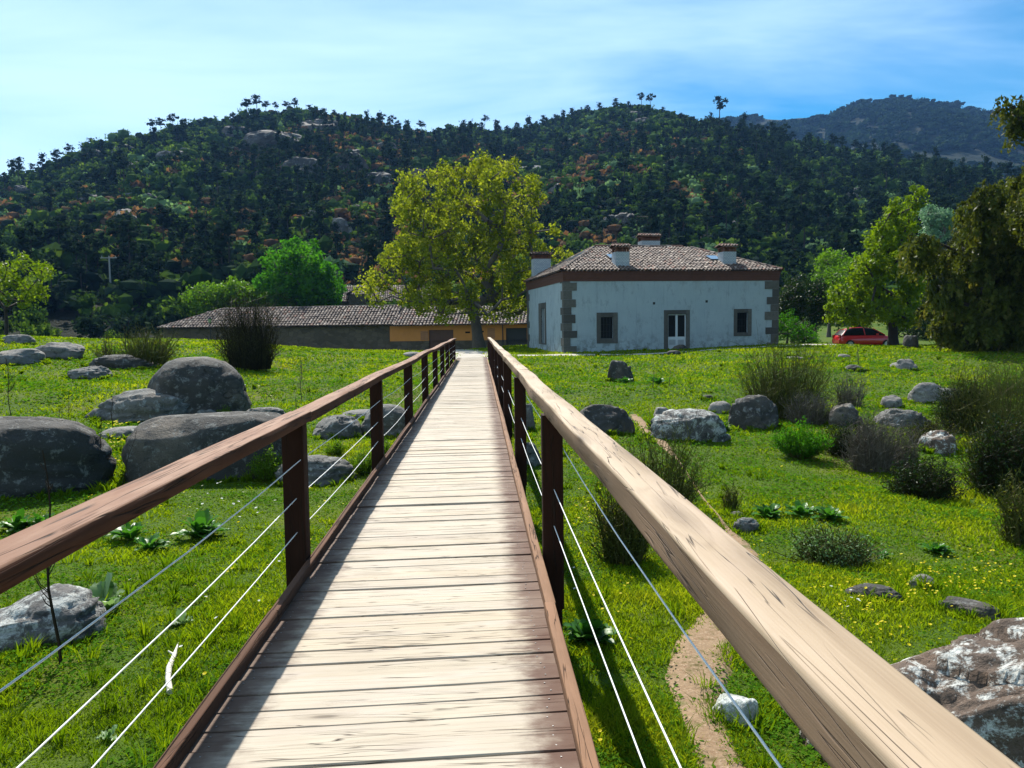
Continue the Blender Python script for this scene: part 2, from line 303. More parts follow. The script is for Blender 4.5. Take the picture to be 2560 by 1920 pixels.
M['clover'] = leafmat('clover_leaves', [(.034, .10, .007), (.068, .165, .011), (.12, .225, .018)], .4, .95, 1.2, 0.0, (1.1, 1.25, .4))
M['leaf_plane'] = leafmat('plane_tree_leaves', [(.065, .092, .008), (.125, .165, .012), (.23, .265, .022), (.37, .38, .05)], .55, .75, .7, .12, (1.15, 1.15, .45))
M['leaf_green'] = leafmat('round_tree_leaves', [(.030, .10, .006), (.050, .155, .009), (.095, .23, .014)], .5, .7, .5, .12, (1.1, 1.35, .5))
M['leaf_bright'] = leafmat('fresh_leaves', [(.045, .105, .010), (.085, .17, .014), (.14, .23, .016)], .5, .5, .6, .3, (1.2, 1.3, .35))
M['leaf_lime'] = leafmat('lime_green_leaves', [(.070, .125, .006), (.12, .19, .008), (.20, .27, .012)], .52, .5, .7, .3, (1.25, 1.25, .3))
M['leaf_pale'] = leafmat('pale_blue_green_leaves', [(.06, .13, .07), (.12, .22, .13), (.20, .32, .2)], .4, .5, .6, .4, (1, 1.1, .8))
M['leaf_dark'] = leafmat('dark_evergreen_leaves', [(.008, .022, .006), (.016, .036, .008), (.030, .055, .012)], .3, .5, .6, .3)
M['leaf_droop'] = leafmat('drooping_olive_foliage', [(.018, .022, .006), (.040, .052, .010), (.085, .11, .016), (.14, .125, .035)], .45, .5, 1.2, .3)
M['leaf_weed'] = leafmat('weed_leaves', [(.03, .10, .014), (.055, .16, .02), (.09, .22, .035)], .4, .38, 3, .5, (1.1, 1.3, .5))
M['leaf_woolly'] = leafmat('woolly_leaves', [(.07, .15, .05), (.14, .24, .09), (.24, .33, .17)], .35, .45, 3, .5, (1, 1.2, .6))
M['twig_grey'] = leafmat('grey_twigs', [(.075, .060, .042), (.12, .10, .075), (.2, .175, .14)], .1, .7, 4, .3)
M['twig_olive'] = leafmat('broom_stems', [(.035, .042, .012), (.075, .090, .020), (.12, .14, .030), (.12, .085, .04)], .35, .6, 2, .3)
M['twig_dark'] = leafmat('dark_broom_stems', [(.014, .012, .006), (.028, .024, .010), (.048, .046, .014)], .15, .6, 2, .3)
M['stalk'] = leafmat('dry_stalk', [(.020, .014, .010), (.04, .027, .018), (.07, .05, .034)], .05, .7, 3, .2)
M['petal'] = leafmat('yellow_petals', [(.62, .50, .01), (.75, .62, .02)], .4, .5)
M['petal_white'] = leafmat('white_petals', [(.6, .6, .58), (.8, .8, .78)], .35, .5)
M['hl_pine'] = leafmat('pine_needles', [(.005, .013, .009), (.013, .028, .017), (.036, .060, .028)], .25, .9, .05, .03, (1.1, 1.2, .6))
M['hl_green'] = leafmat('hillside_leaves', [(.010, .026, .008), (.040, .085, .016), (.12, .19, .032)], .4, .9, .08, .03)
M['hl_pale'] = leafmat('pale_hillside_leaves', [(.07, .13, .06), (.12, .20, .09), (.19, .29, .14)], .4, .9, .08, .03, (1, 1.1, .7))
M['hl_brown'] = leafmat('rusty_shrub_leaves', [(.085, .052, .030), (.16, .10, .055), (.26, .18, .095)], .4, .9, .08, .03, (1.2, .9, .5))
M['bark'] = flat('grey_brown_bark', (.085, .070, .055), .9, .4, 6, .8)
M['bark_dark'] = flat('dark_bark', (.032, .024, .018), .9, .4, 6, .8)
t = NT('stained_white_plaster'); o = t.obj()
c = t.mix(t.noise(o, .9, 6, .6), (.24, .305, .34), (.36, .42, .445))
c = t.mix(t.rng(t.noise(t.map(o, (1.4, 1, .7)), 1.3, 8, .75), .54, .64, 0, .75), c, (.19, .235, .24))
z = xyz(t, o)[2]
c = t.mix(t.math('MULTIPLY', t.rng(z, .2, 1.2, 1, 0), t.rng(t.noise(o, 2.6, 6, .7), .47, .57, 0, .85)), c, (.15, .17, .165))
c = t.mix(t.math('MULTIPLY', t.rng(z, 3.4, 4.2, 0, 1), t.rng(t.noise(t.map(o, (1, 1, .35)), 1.7, 6, .7), .50, .60, 0, .55)), c, (.25, .28, .27))
c = t.mix(t.rng(t.noise(t.map(o, (3.5, 3.5, .35)), 1.2, 5, .7), .56, .70, 0, .45), c, (.15, .19, .20))
M['plaster'] = t.pbr(c, .9, t.bump(t.noise(o, 9, 6, .7), .8, .04), 0, .2)
t = NT('grey_granite_blocks'); o = t.obj(); c = t.mix(t.attr(), (.062, .060, .055), (.125, .12, .105)); c = t.mix(t.rng(t.noise(o, 7, 6, .7), .4, .7, 0, .6), c, (.05, .048, .044))
M['quoin'] = t.pbr(c, .9, t.bump(t.noise(o, 12, 6, .7), .6, .03), 0, .2)
M['cornice'] = flat('red_brick_cornice', (.085, .032, .020), .85, .3, 4, .4)
TILE = [flat('roof_tile_a', (.092, .060, .045), .8, .35, 5, .3), flat('roof_tile_b', (.145, .105, .08), .8, .35, 5, .3), flat('roof_tile_c', (.065, .045, .038), .8, .35, 5, .3), flat('roof_tile_d', (.13, .052, .032), .8, .3, 5, .3), flat('roof_tile_e', (.26, .205, .165), .8, .3, 5, .3)]
M['under'] = flat('roof_bedding', (.06, .045, .038), .9)
t = NT('painted_brick'); o = t.obj(); b = t.n('ShaderNodeTexBrick'); t.set(b.inputs['Vector'], t.uv()); b.inputs['Scale'].default_value = 3.0; b.inputs['Mortar Size'].default_value = .03
b.inputs['Color1'].default_value = (.42, .45, .47, 1); b.inputs['Color2'].default_value = (.33, .37, .40, 1); b.inputs['Mortar'].default_value = (.17, .19, .20, 1)
M['chimney'] = t.pbr(b.outputs[0], .9, t.bump(b.outputs[1], -.5, .02))
M['glass_dark'] = flat('dark_window_glass', (.006, .008, .010), .35, .1, 3, 0, 0, .12)
M['glass_sky'] = flat('skylight_glass', (.30, .38, .42), .08, .1, 3, 0, .6, .8)
M['paint_white'] = flat('white_paint', (.46, .50, .53), .5)
M['paint_grey'] = flat('grey_paint', (.3, .33, .35), .5)
M['orange'] = flat('orange_render', (.52, .20, .045), .85, .18, 1.3, .2)
t = NT('rubble_stone_wall'); o = t.obj(); v = t.vor(t.map(o, (1.6, 1.6, 2.4)), 1.0); e = t.vor(t.map(o, (1.6, 1.6, 2.4)), 1.0, 'DISTANCE_TO_EDGE')
c = t.mix(xyz(t, v.outputs['Color'])[0], (.075, .058, .038), (.14, .11, .075)); c = t.mix(t.rng(e.outputs['Distance'], 0, .07, 1, 0), c, (.08, .065, .05)); c = t.mix(t.rng(t.noise(o, 6, 5), .4, .7, 0, .5), c, (.10, .085, .065))
M['rubble'] = t.pbr(c, .95, t.bump(t.rng(e.outputs['Distance'], 0, .1), .5, .05), 0, .1)
M['door_brown'] = wood('brown_door_wood', (.10, .035, .018), (.05, .018, .01), .3, .6)
M['shutter'] = wood('shutter_wood', (.35, .14, .05), (.2, .08, .03), .3, .6)
M['door_dark'] = flat('dark_garage_door', (.03, .028, .027), .7)
M['metal_dark'] = flat('dark_metal', (.03, .03, .032), .45, .2, 8, .1, .6)
t = NT('red_car_paint'); M['red'] = t.pbr((.60, .008, .012), .28, None, 0, .6); t.b.inputs['Coat Weight'].default_value = .8
M['tyre'] = flat('tyre_rubber', (.018, .018, .018), .8)
M['rim'] = flat('alloy_rim', (.45, .45, .47), .35, .1, 8, .05, .8)
M['lamp_red'] = flat('tail_lamp', (.3, .01, .01), .2); M['lamp_clear'] = flat('head_lamp', (.7, .7, .7), .15)
M['dead'] = flat('bleached_branch', (.58, .54, .47), .75, .3, 12, .5)
# ------------------------------------------------------------------ ground and hills
def grid(name, X, Y, Z, mat, uvs=False):
    m = MB(); a, b = X.shape; V = np.stack([X, Y, Z], -1).reshape(-1, 3)
    i, j = np.meshgrid(np.arange(a-1), np.arange(b-1), indexing='ij'); i = i.ravel(); j = j.ravel()
    m.add(V, np.stack([i*b+j, (i+1)*b+j, (i+1)*b+j+1, i*b+j+1], 1)); o = m.build(name, mat, None, (0, 0, 0), True); o['kind'] = 'structure'; return o
uu = np.linspace(-1, 1, 521); xs = 3*np.sinh(uu*5.2)*1.0; xs = xs/xs[-1]*260
vv = np.linspace(0, 1, 620); ys = -40+np.where(vv < .09, vv/.09*38, 38+((vv-.09)/.91)**2.0*160)
X, Y = np.meshgrid(xs, ys, indexing='ij'); rr = np.hypot(X, Y)
R0 = 112.0
near_c = [(-900,560),(-500,500),(-200,440),(0,398),(60,388),(130,362),(200,330),(300,305),(380,284),(470,276),(520,264),(560,252),(640,244),(740,256),(850,286),(930,302),(1000,278),(1080,295),(1160,278),(1260,248),(1330,238),(1400,238),(1480,264),(1560,280),(1700,308),(1830,332),(2000,368),(2212,405),(2600,440),(3200,470)]
far_c = [(900,400),(1300,320),(1560,266),(1650,256),(1780,252),(1830,238),(1870,224),(1950,219),(2050,229),(2130,242),(2212,258),(2500,300),(3000,380)]
def tab(c):
    a = np.array([azel(*q) for q in c]); return a[:, 0], a[:, 1]
NA, NE = tab(near_c); FA, FE = tab(far_c)
def rcrest(az): return 430+35*np.sin(az*7+1)+20*np.sin(az*17)-60*np.clip(az-.25, 0, .5)
def Hn(az, r):
    rc = rcrest(az); zc = CAM[2]+np.interp(az, NA, NE)*rc; x = r*np.sin(az); y = r*np.cos(az)
    z0 = H(x*R0/np.maximum(r, 1), y*R0/np.maximum(r, 1)); tt = (r-R0)/(rc-R0)
    up = z0+(zc-z0)*np.clip(tt, 0, 1)**1.08; env = np.sin(np.clip(tt, 0, 1)*math.pi)**.6
    z = up+env*(7.5*fbm(x/55, y/55, 0, 21, 4)+1.6*fbm(x/9, y/9, 0, 33, 3))+.9*fbm(x/14, y/14, 0, 44, 3)*np.clip(tt*4, 0, 1)
    return np.where(tt > 1, z-(r-rc)*.28, z)
def Hall(x, y):
    r = np.hypot(x, y); z = H(x, y); az = np.arctan2(x, y)
    k = (r > R0) & (np.abs(az) < 1.05); z = np.where(k, Hn(np.clip(az, -1.05, 1.05), np.maximum(r, R0)), z); return z
Zg = H(X, Y)-np.clip((rr-R0)/30, 0, 1)*3.0
grid('ground', X, Y, Zg, M['soil'])
az = np.linspace(-.88, .98, 560); rad = np.linspace(R0-.5, 620, 330); A, Rr = np.meshgrid(az, rad, indexing='ij')
grid('hill', Rr*np.sin(A), Rr*np.cos(A), Hn(A, np.maximum(Rr, R0))-.02, M['hill'])
def Hf(az, r):
    rc = 1250+60*np.sin(az*11); zc = CAM[2]+np.interp(az, FA, FE)*rc; x = r*np.sin(az); y = r*np.cos(az); tt = (r-560)/(rc-560)
    z = 40+(zc-40)*np.clip(tt, 0, 1)**.9+np.sin(np.clip(tt, 0, 1)*math.pi)**.6*22*fbm(x/170, y/170, 0, 61, 4)+4*fbm(x/40, y/40, 0, 7, 3)
    return np.where(tt > 1, z-(r-rc)*.3, z)
az2 = np.linspace(.02, .95, 300); rad2 = np.linspace(560, 1700, 200); A2, R2 = np.meshgrid(az2, rad2, indexing='ij')
grid('far_hill', R2*np.sin(A2), R2*np.cos(A2), Hf(A2, R2), M['hill_far'])
def ribbon(name, pts, widths, mat, lift=.02, seed=3, step=.25):
    pts = np.array(pts, float); d = np.concatenate([[0], np.cumsum(np.hypot(*np.diff(pts, axis=0).T))]); n = int(d[-1]/step)+2
    s = np.linspace(0, d[-1], n); x = np.interp(s, d, pts[:, 0]); y = np.interp(s, d, pts[:, 1]); w = np.interp(s, d, widths)
    k = np.ones(9)/9; pad = lambda q: np.convolve(np.pad(q, 4, 'edge'), k, 'valid'); x = pad(x); y = pad(y)
    tx = np.gradient(x); ty = np.gradient(y); L = np.hypot(tx, ty)+1e-6; nx = -ty/L; ny = tx/L
    wl_ = w*(1+.55*fbm(s*1.3, 0, 0, seed, 3)); wr = w*(1+.55*fbm(s*1.3, 9, 0, seed+5, 3)); c = np.linspace(-1, 1, 9)
    off = np.where(c[None] < 0, c[None]*wl_[:, None], c[None]*wr[:, None])/2
    Xr = x[:, None]+nx[:, None]*off; Yr = y[:, None]+ny[:, None]*off
    Zr = H(Xr, Yr)+lift-.03*np.abs(c[None])**4
    return grid(name, Xr, Yr, Zr, mat)
def gp(*q): return [G(a, b)[0][:2] for a, b in q]
trail_pts = gp((1700,1950),(1640,1740),(1560,1660),(1500,1570),(1480,1450),(1560,1340),(1620,1200),(1560,1130),(1470,1000),(1405,935),(1365,893))
trail_w = [.44,.42,.30,.20,.44,.34,.30,.03,.04,.46,.2]
ribbon('trail', trail_pts, trail_w, M['dirt'], .025, 3)
t2_pts = gp((1650,1035),(1700,1048),(1760,1065),(1830,1082),(1900,1095)); t2_w = [.04,.22,.05,.22,.04]
0 and ribbon('trail', t2_pts, t2_w, M['dirt'], .025, 13)
tr_pts = [(-1.5,43.2),(1.5,43.2),(4.5,42.3),(8.5,41.9),(12,42.4),(16,43.6),(20,45.4),(26,47),(36,49)]
ribbon('track', tr_pts, [1.6,1.6,1.3,1.1,.9,1.0,1.1,1.1,1.1], M['track'], .03, 23)
ribbon('forecourt', [(-.4,40.0),(-.4,46),(-1.5,52),(-3.5,60)], [1.9,2.4,2.8,3.0], M['track'], .045, 31)
# ------------------------------------------------------------------ footbridge
rng = np.random.default_rng(7)
bridge = thing('footbridge', 'long straight wooden footbridge with plank deck and wire railings leading to the big tree', 'footbridge')
PY = [1.05+4.12*k for k in range(10)]; PY0 = -3.07
m = MB(); y = -3.2; k = 0
sk = -math.tan(.048)*-1
while y < 41.3:
    w = .1415+.004*rng.random(); gap = .003+.006*rng.random()**2
    xl = -1.16-.02*rng.random(); xr = .385+.02*rng.random(); zt = .0025*rng.standard_normal(); r = rng.random()
    n = 7; xx = np.linspace(xl, xr, n); cup = .003*rng.standard_normal()
    V = []; 
    for xi in xx:
        yc = y+(xi+.37)*sk; zz_ = zt+cup*math.sin((xi-xl)/(xr-xl)*3.1)
        V += [(xi, yc, zz_-.032), (xi, yc+.001, zz_-.004), (xi, yc+.004, zz_), (xi, yc+w-.004, zz_), (xi, yc+w-.001, zz_-.004), (xi, yc+w, zz_-.032)]
    Fq = []; uvq = []; vv_ = [0, .028, .033, .033+w-.008, .038+w-.008, .066+w]; ou = r*37; ov = k*1.37
    for i in range(n-1):
        for j in range(6):
            j2 = (j+1) % 6; Fq.append((i*6+j, i*6+j2, (i+1)*6+j2, (i+1)*6+j))
            a, b = vv_[j]+ov, (vv_[j+1] if j < 5 else vv_[5]+.14)+ov; uvq.append([(xx[i]+ou, a), (xx[i]+ou, b), (xx[i+1]+ou, b), (xx[i+1]+ou, a)])
    Fq += [(0, 1, 4, 5), (1, 2, 3, 4)]; uvq += [[(0, 0)]*4]*2; q = (n-1)*6; Fq += [(q+5, q+4, q+1, q), (q+4, q+3, q+2, q+1)]; uvq += [[(0, 0)]*4]*2
    m.add(V, Fq, 0, uvq, r)
    # nail heads
    for xn in (-1.08, .27):
        for f in (.25, .75): m.box((xn+.01*rng.standard_normal(), y+(xn+.37)*sk+w*f, zt+.0005), (.006, .006, .003), 1, None, 0)
    y += w+gap; k += 1
m.build('deck', [M['deck'], M['bolt']], bridge)
def rect_path(pts, w, t, seed, chamf=.18, nu=46, amp=.004, cols=1, u0=0.0, two=False):
    """squared log following pts (N,3): top centre line, width w, thickness t, rounded arrises, slight wander"""
    mb = MB(); p = np.array(pts, float); L = np.concatenate([[0], np.cumsum(np.linalg.norm(np.diff(p, axis=0), axis=1))]); n = max(2, int(L[-1]*nu/4.12))
    s = np.linspace(0, L[-1], n); c = np.stack([np.interp(s, L, p[:, i]) for i in range(3)], 1)
    prof = []; ch = t*chamf
    for (cx, cz, a0) in ((w/2-ch, -ch, 0), (-w/2+ch, -ch, 90), (-w/2+ch, -t+ch, 180), (w/2-ch, -t+ch, 270)):
        for a in (0, 30, 60, 90): prof.append((cx+ch*math.cos(math.radians(a0+a)), cz+ch*math.sin(math.radians(a0+a))))
    prof = np.array(prof); K = len(prof); per = np.concatenate([[0], np.cumsum(np.linalg.norm(np.diff(np.vstack([prof, prof[:1]]), axis=0), axis=1))])
    d = fbm(s[:, None]*1.1+seed*3.1, np.cos(np.arange(K)/K*2*math.pi)[None]*1.2+seed, np.sin(np.arange(K)/K*2*math.pi)[None]*1.2, seed, 3)*amp*2.2
    wob = fbm(s*.7, seed*1.7, 0, seed+3, 2)*amp*2; wz = fbm(s*.7, seed*2.3, 4, seed+8, 2)*amp*2
    rp = np.linalg.norm(prof-np.array([0, -t/2]), axis=1); un = (prof-np.array([0, -t/2]))/rp[:, None]
    V = np.zeros((n, K, 3)); V[:, :, 0] = c[:, 0:1]+prof[None, :, 0]+un[None, :, 0]*d+wob[:, None]; V[:, :, 2] = c[:, 2:3]+prof[None, :, 1]+un[None, :, 1]*d+wz[:, None]; V[:, :, 1] = c[:, 1:2]
    i, j = np.meshgrid(np.arange(n-1), np.arange(K), indexing='ij'); i = i.ravel(); j = j.ravel(); j2 = (j+1) % K
    Fq = np.stack([i*K+j, (i+1)*K+j, (i+1)*K+j2, i*K+j2], 1); us = s+seed*5.3+u0; pv = per+seed*1.9
    uv = np.stack([np.stack([us[i], pv[j]], 1), np.stack([us[i+1], pv[j]], 1), np.stack([us[i+1], pv[j+1]], 1), np.stack([us[i], pv[j+1]], 1)], 1)
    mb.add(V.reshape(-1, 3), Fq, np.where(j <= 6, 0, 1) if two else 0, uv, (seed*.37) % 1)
    for e in (0, n-1):
        Vc = np.vstack([V[e], V[e].mean(0)[None]]); kk = np.arange(K); tri = np.stack([kk, (kk+1) % K, np.full(K, K)], 1)
        mb.add(Vc, tri if e else tri[:, ::-1], 0, [[(us[e]+.3*q[0], pv[0]+q[2]) for q in Vc[tr]] for tr in tri], .5)
    return mb
NY = [PY0]+PY
lx = [-1.218,-1.217,-1.21,-1.225,-1.21,-1.225,-1.205,-1.22,-1.21,-1.22,-1.21]
lz = [1.052,1.052,1.052,1.062,1.05,1.075,1.06,1.08,1.065,1.085,1.07]
rx = [.56,.565,.505,.52,.48,.50,.47,.51,.48,.51,.49]
rz = [1.075,1.08,1.10,1.085,1.105,1.08,1.11,1.085,1.105,1.08,1.10]
for k in range(10):
    e = .02
    a = np.array([lx[k], NY[k]-e*0+.004, lz[k]]); b = np.array([lx[k+1], NY[k+1]+(.004 if k < 9 else .12), lz[k+1]])
    rect_path([a, (a+b)/2+np.array([0, 0, .008*math.sin(k*2.1)]), b], .146, .068, 3+k, .09, 70, .0035, two=True).build('handrail', [M['rail_brown'], M['rail_side_shade']], bridge, (0, 0, 0), True)
    a = np.array([rx[k], NY[k]+.004, rz[k]]); b = np.array([rx[k+1], NY[k+1]+(.004 if k < 9 else .12), rz[k+1]])
    if k == 0: continue
    if k == 1: a = np.array([rx[0], NY[0], rz[0]])
    rect_path([a, a*.66+b*.34+np.array([.012*math.sin(k*1.7+1), 0, .006]), b], .143, .098, 23+k, .11, 80, .0045, two=True).build('handrail', [M['rail_pale'], M['rail_pale_side_shade']], bridge, (0, 0, 0), True)
for side in (0, 1):
    for k, py in enumerate(NY):
        if side == 1 and k == 1: continue
        x0, x1 = ((-1.322, -1.182) if side == 0 else (.412, .55)); zt = (lz[k]-.068 if side == 0 else rz[k]-.1)+.004
        pts = [(0, 0, 0), (0, 0, 1)]
        m = rect_path([((x0+x1)/2, 0, .0), ((x0+x1)/2, zt+.33, .0)], x1-x0, .14, 50+k+side*20, .06, 12, .002)
        for V in m.V:      # stand the log up
            yv = V[:, 1].copy(); zv = V[:, 2].copy(); V[:, 1] = py+zv+.07; V[:, 2] = yv-.33
        m.build('post', M['post'], bridge, (0, 0, 0), True)
        # bolts, footing leg under the deck
        m = MB(); xo = x0 if side == 0 else x1; gz = Hs((x0+x1)/2, py)
        if gz < -.3:
            m.bx(x0+.012, x1-.012, py-.055, py+.055, gz-.2, -.331, 0, k*.1); m.build('leg', M['post'], bridge)
    m = MB()
    for k in range(10):
        x0, x1 = ((-1.180, -1.135) if side == 0 else (.338, .398)); xj = .006*math.sin(k*3.3)
        m = rect_path([((x0+x1)/2+xj, NY[k]-1.0+.004, .062), ((x0+x1)/2-xj, NY[k+1]-1.0, .066)], x1-x0, .075 if side else .075, 90+k+side*20, .1, 24, .002)
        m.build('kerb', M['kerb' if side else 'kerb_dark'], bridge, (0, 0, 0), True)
    m = MB(); x0, x1 = ((-1.180, -1.09) if side == 0 else (.30, .409)); m.bx(x0, x1, -3.2, 40.5, -.235, -.036, 0, .4); m.build('beam', M['post'], bridge)
    for zc_, xc_ in ((.25, -1.235), (.48, -1.235), (.74, -1.20)) if side == 0 else ((.25, .487), (.5, .487), (.76, .56)):
        m = MB(); pts = []
        for k in range(len(NY)-1):
            for f in (0, .25, .5, .75): pts.append((xc_+.002*math.sin(k+zc_*9), NY[k]+f*4.12, zc_-.035*math.sin(f*math.pi)*(.4+.6*((k*7+int(zc_*10)) % 3)/2)))
        pts.append((xc_, NY[-1], zc_)); m.tube(pts, .0033, 6); m.build('cable', M['cable'], bridge, (0, 0, 0), True)
# ------------------------------------------------------------------ tiled roof
def tile_roof(m, planes, pitch=.235, row=.36, seed=1, mats=5):
    """planes: list of (eave_a, eave_b, top_b, top_a) in local coords; individual barrel tiles laid in rows up the slope"""
    g = np.random.default_rng(seed); an = np.linspace(math.pi, 0, 6); r = pitch*.43
    for (A, B, C_, D) in planes:
        A, B, C_, D = [np.array(q, float) for q in (A, B, C_, D)]
        u = (B-A)/np.linalg.norm(B-A); nrm = np.cross(u, D-A); 
        if np.linalg.norm(nrm) < 1e-6: nrm = np.cross(u, C_-A)
        nrm /= np.linalg.norm(nrm); nrm = nrm if nrm[2] > 0 else -nrm
        v = np.cross(nrm, u); v = v if v[2] > 0 else -v
        W = np.linalg.norm(B-A); ta = np.dot(D-A, u); tb = np.dot(C_-A, u); Hh = np.dot(C_-A, v)
        for j in range(int(Hh/row)+1):
            t = j*row; f = min(1, (t+row*.4)/Hh); xa = ta*f; xb = W+(tb-W)*f
            i0 = int(math.ceil((xa)/pitch)); i1 = int(math.floor(xb/pitch))
            for i in range(i0, i1+1):
                x = i*pitch+.006*g.standard_normal(); ln = min(row*1.25, max(.1, Hh-t)); rr_ = r*(1+.08*g.standard_normal()); dz = .035+.006*g.standard_normal(); tw = .02*g.standard_normal()
                V = []
                for s_, lift, k_ in ((0, dz+.012, 1.06), (ln, dz-.018, .9)):
                    for a in an: V.append(A+u*(x+tw*s_+rr_*k_*math.cos(a))+v*(t+s_-.05)+nrm*(lift+rr_*k_*.9*math.sin(a)))
                Fq = [(q, q+1, q+7, q+6) for q in range(5)]; mi = int(g.choice(5, p=[.42, .26, .16, .08, .08]))
                m.add(V, Fq, mi, None, 0)
                V2 = [V[0], V[5], *(V[1:5])]; m.add([V[0], V[1], V[2], V[3], V[4], V[5]], [(0, 1, 4, 5), (1, 2, 3, 4)], 2)
        # bedding below the tiles
        m.add([A-nrm*.01, B-nrm*.01, C_-nrm*.01, D-nrm*.01], [(0, 1, 2, 3)], 5)
def ridge_caps(m, a, b, seed=2, r=.12, step=.38):
    g = np.random.default_rng(seed); a = np.array(a, float); b = np.array(b, float); L = np.linalg.norm(b-a); d = (b-a)/L; s = np.cross(d, (0, 0, 1)); s /= np.linalg.norm(s); up = np.cross(s, d); an = np.linspace(math.pi*1.05, -.05*math.pi, 7)
    for k in range(int(L/step)):
        V = []
        for q, rr_ in ((0, r*1.08), (step*1.15, r*.92)):
            for t_ in an: V.append(a+d*(k*step+q)+s*rr_*math.cos(t_)+up*(.05+rr_*math.sin(t_)))
        m.add(V, [(q, q+1, q+8, q+7) for q in range(6)], int(g.choice(5, p=[.25, .15, .35, .15, .10])))
def wall_holes(m, o, u, n, W, z0, z1, holes, dep=.35, mat=0):
    """vertical wall from o along u (unit), outward normal n, with rectangular holes (u0,u1,za,zb) and reveals"""
    o = np.array(o, float); u = np.array(u, float); n = np.array(n, float)
    us = sorted({0, W, *[h[0] for h in holes], *[h[1] for h in holes]}); zs = sorted({z0, z1, *[h[2] for h in holes], *[h[3] for h in holes]})
    pt = lambda a, z, d=0: o+u*a-n*d+np.array([0, 0, z])
    for a, b in zip(us[:-1], us[1:]):
        for c_, d in zip(zs[:-1], zs[1:]):
            if any(h[0] <= a+1e-6 and b <= h[1]+1e-6 and h[2] <= c_+1e-6 and d <= h[3]+1e-6 for h in holes): continue
            m.add([pt(a, c_), pt(b, c_), pt(b, d), pt(a, d)], [(0, 1, 2, 3)], mat)
    for h in holes:
        a, b, c_, d = h
        for q in (((a, c_), (b, c_)), ((b, c_), (b, d)), ((b, d), (a, d)), ((a, d), (a, c_))):
            m.add([pt(*q[0]), pt(*q[1]), pt(*q[1], dep), pt(*q[0], dep)], [(0, 1, 2, 3)], mat)
# ------------------------------------------------------------------ white house
pL = P(1410/S, 800/S, 45.0); pR = P(1945/S, 800/S, 47.3); hv = pR[:2]-pL[:2]; HW = float(np.hypot(*hv)); HA = math.atan2(hv[1], hv[0]); HD = 11.2; HZ = 4.2
house = thing('white_house', 'white plastered one storey house with granite corner blocks and hipped tile roof', 'house', (pL[0], pL[1], 0), HA)
ca, sa = math.cos(HA), math.sin(HA)
def loc(p):   # world -> house local
    d = np.array(p)-np.array([pL[0], pL[1], 0]); return np.array([d[0]*ca+d[1]*sa, -d[0]*sa+d[1]*ca, d[2]])
def fac(zx, zy, side='front', off=0.0):   # zoom-3 pixel to facade coordinates
    px = 1280+zx*.31646; py = 550+zy*.31646; r = ray(px, py); a = loc(CAM); b = loc(CAM+r)-a
    t = (off-a[1])/b[1] if side == 'front' else (off-a[0])/b[0]; q = a+b*t; return (q[0] if side == 'front' else q[1]), q[2]
def frect(x0, x1, y0, y1, side='front'):
    a, zt = fac(x0, y0, side); b, zb = fac(x1, y1, side); return min(a, b), max(a, b), zb, zt
w1 = frect(700, 800, 768, 935); w1o = frect(668, 835, 732, 972); w2 = frect(1778, 1862, 732, 888); w2o = frect(1752, 1890, 703, 915)
dr = frect(1232, 1374, 746, 1040); dro = frect(1200, 1403, 712, 1040); sw = frect(232, 262, 700, 975, 'side'); swo = frect(212, 272, 660, 985, 'side')
dr = (dr[0], dr[1], .12, dr[3]); dro = (dro[0], dro[1], .12, dro[3])
m = MB(); wall_holes(m, (0, 0, 0), (1, 0, 0), (0, -1, 0), HW, -.5, HZ, [w1, w2, dr], .3)
wall_holes(m, (0, HD, 0), (0, -1, 0), (-1, 0, 0), HD, -.5, HZ, [(HD-sw[1], HD-sw[0], sw[2], sw[3])], .3)
m.add([(HW, 0, -.5), (HW, HD, -.5), (HW, HD, HZ), (HW, 0, HZ)], [(0, 1, 2, 3)]); m.add([(0, HD, -.5), (HW, HD, -.5), (HW, HD, HZ), (0, HD, HZ)], [(0, 1, 2, 3)])
m.build('wall', M['plaster'], house)
def stone_frame(o, i, side='front', sill=True):
    cnt = [0]
    m = MB(); e = .035
    def b(u0, u1, z0, z1):
        cnt[0] += 1
        if side == 'front': m.bx(u0, u1, -e, .05, z0, z1, 0, (cnt[0]*.37) % 1)
        else: m.bx(-e, .05, u0, u1, z0, z1, 0, (cnt[0]*.37) % 1)
    b(o[0], i[0], o[2], o[3]); b(i[1], o[1], o[2], o[3]); b(i[0], i[1], i[3], o[3])
    if sill: b(i[0], i[1], o[2], i[2])
    return m
for o_, i_ in ((w1o, w1), (w2o, w2)):
    f = stone_frame(o_, i_).build('window', M['quoin'], house)
    m = MB(); m.bx(i_[0]-.01, i_[1]+.01, .16, .19, i_[2]-.01, i_[3]+.01); m.build('pane', M['glass_dark'], f)
    m = MB(); nb = 4
    for q in range(1, nb): xq = i_[0]+(i_[1]-i_[0])*q/nb; m.tube([(xq, .06, i_[2]), (xq, .06, i_[3])], .012, 5)
    for q in (.33, .66): zq = i_[2]+(i_[3]-i_[2])*q; m.tube([(i_[0], .075, zq), (i_[1], .075, zq)], .010, 5)
    m.build('grille', M['metal_dark'], f)
f = stone_frame(dro, dr, 'front', False); f.bx(dro[0]-.1, dro[1]+.1, -.35, -.036, -.35, .09); f = f.build('door', M['quoin'], house)
dm = (dr[0]+dr[1])/2; zp = fac(1300, 922)[1]; m = MB()
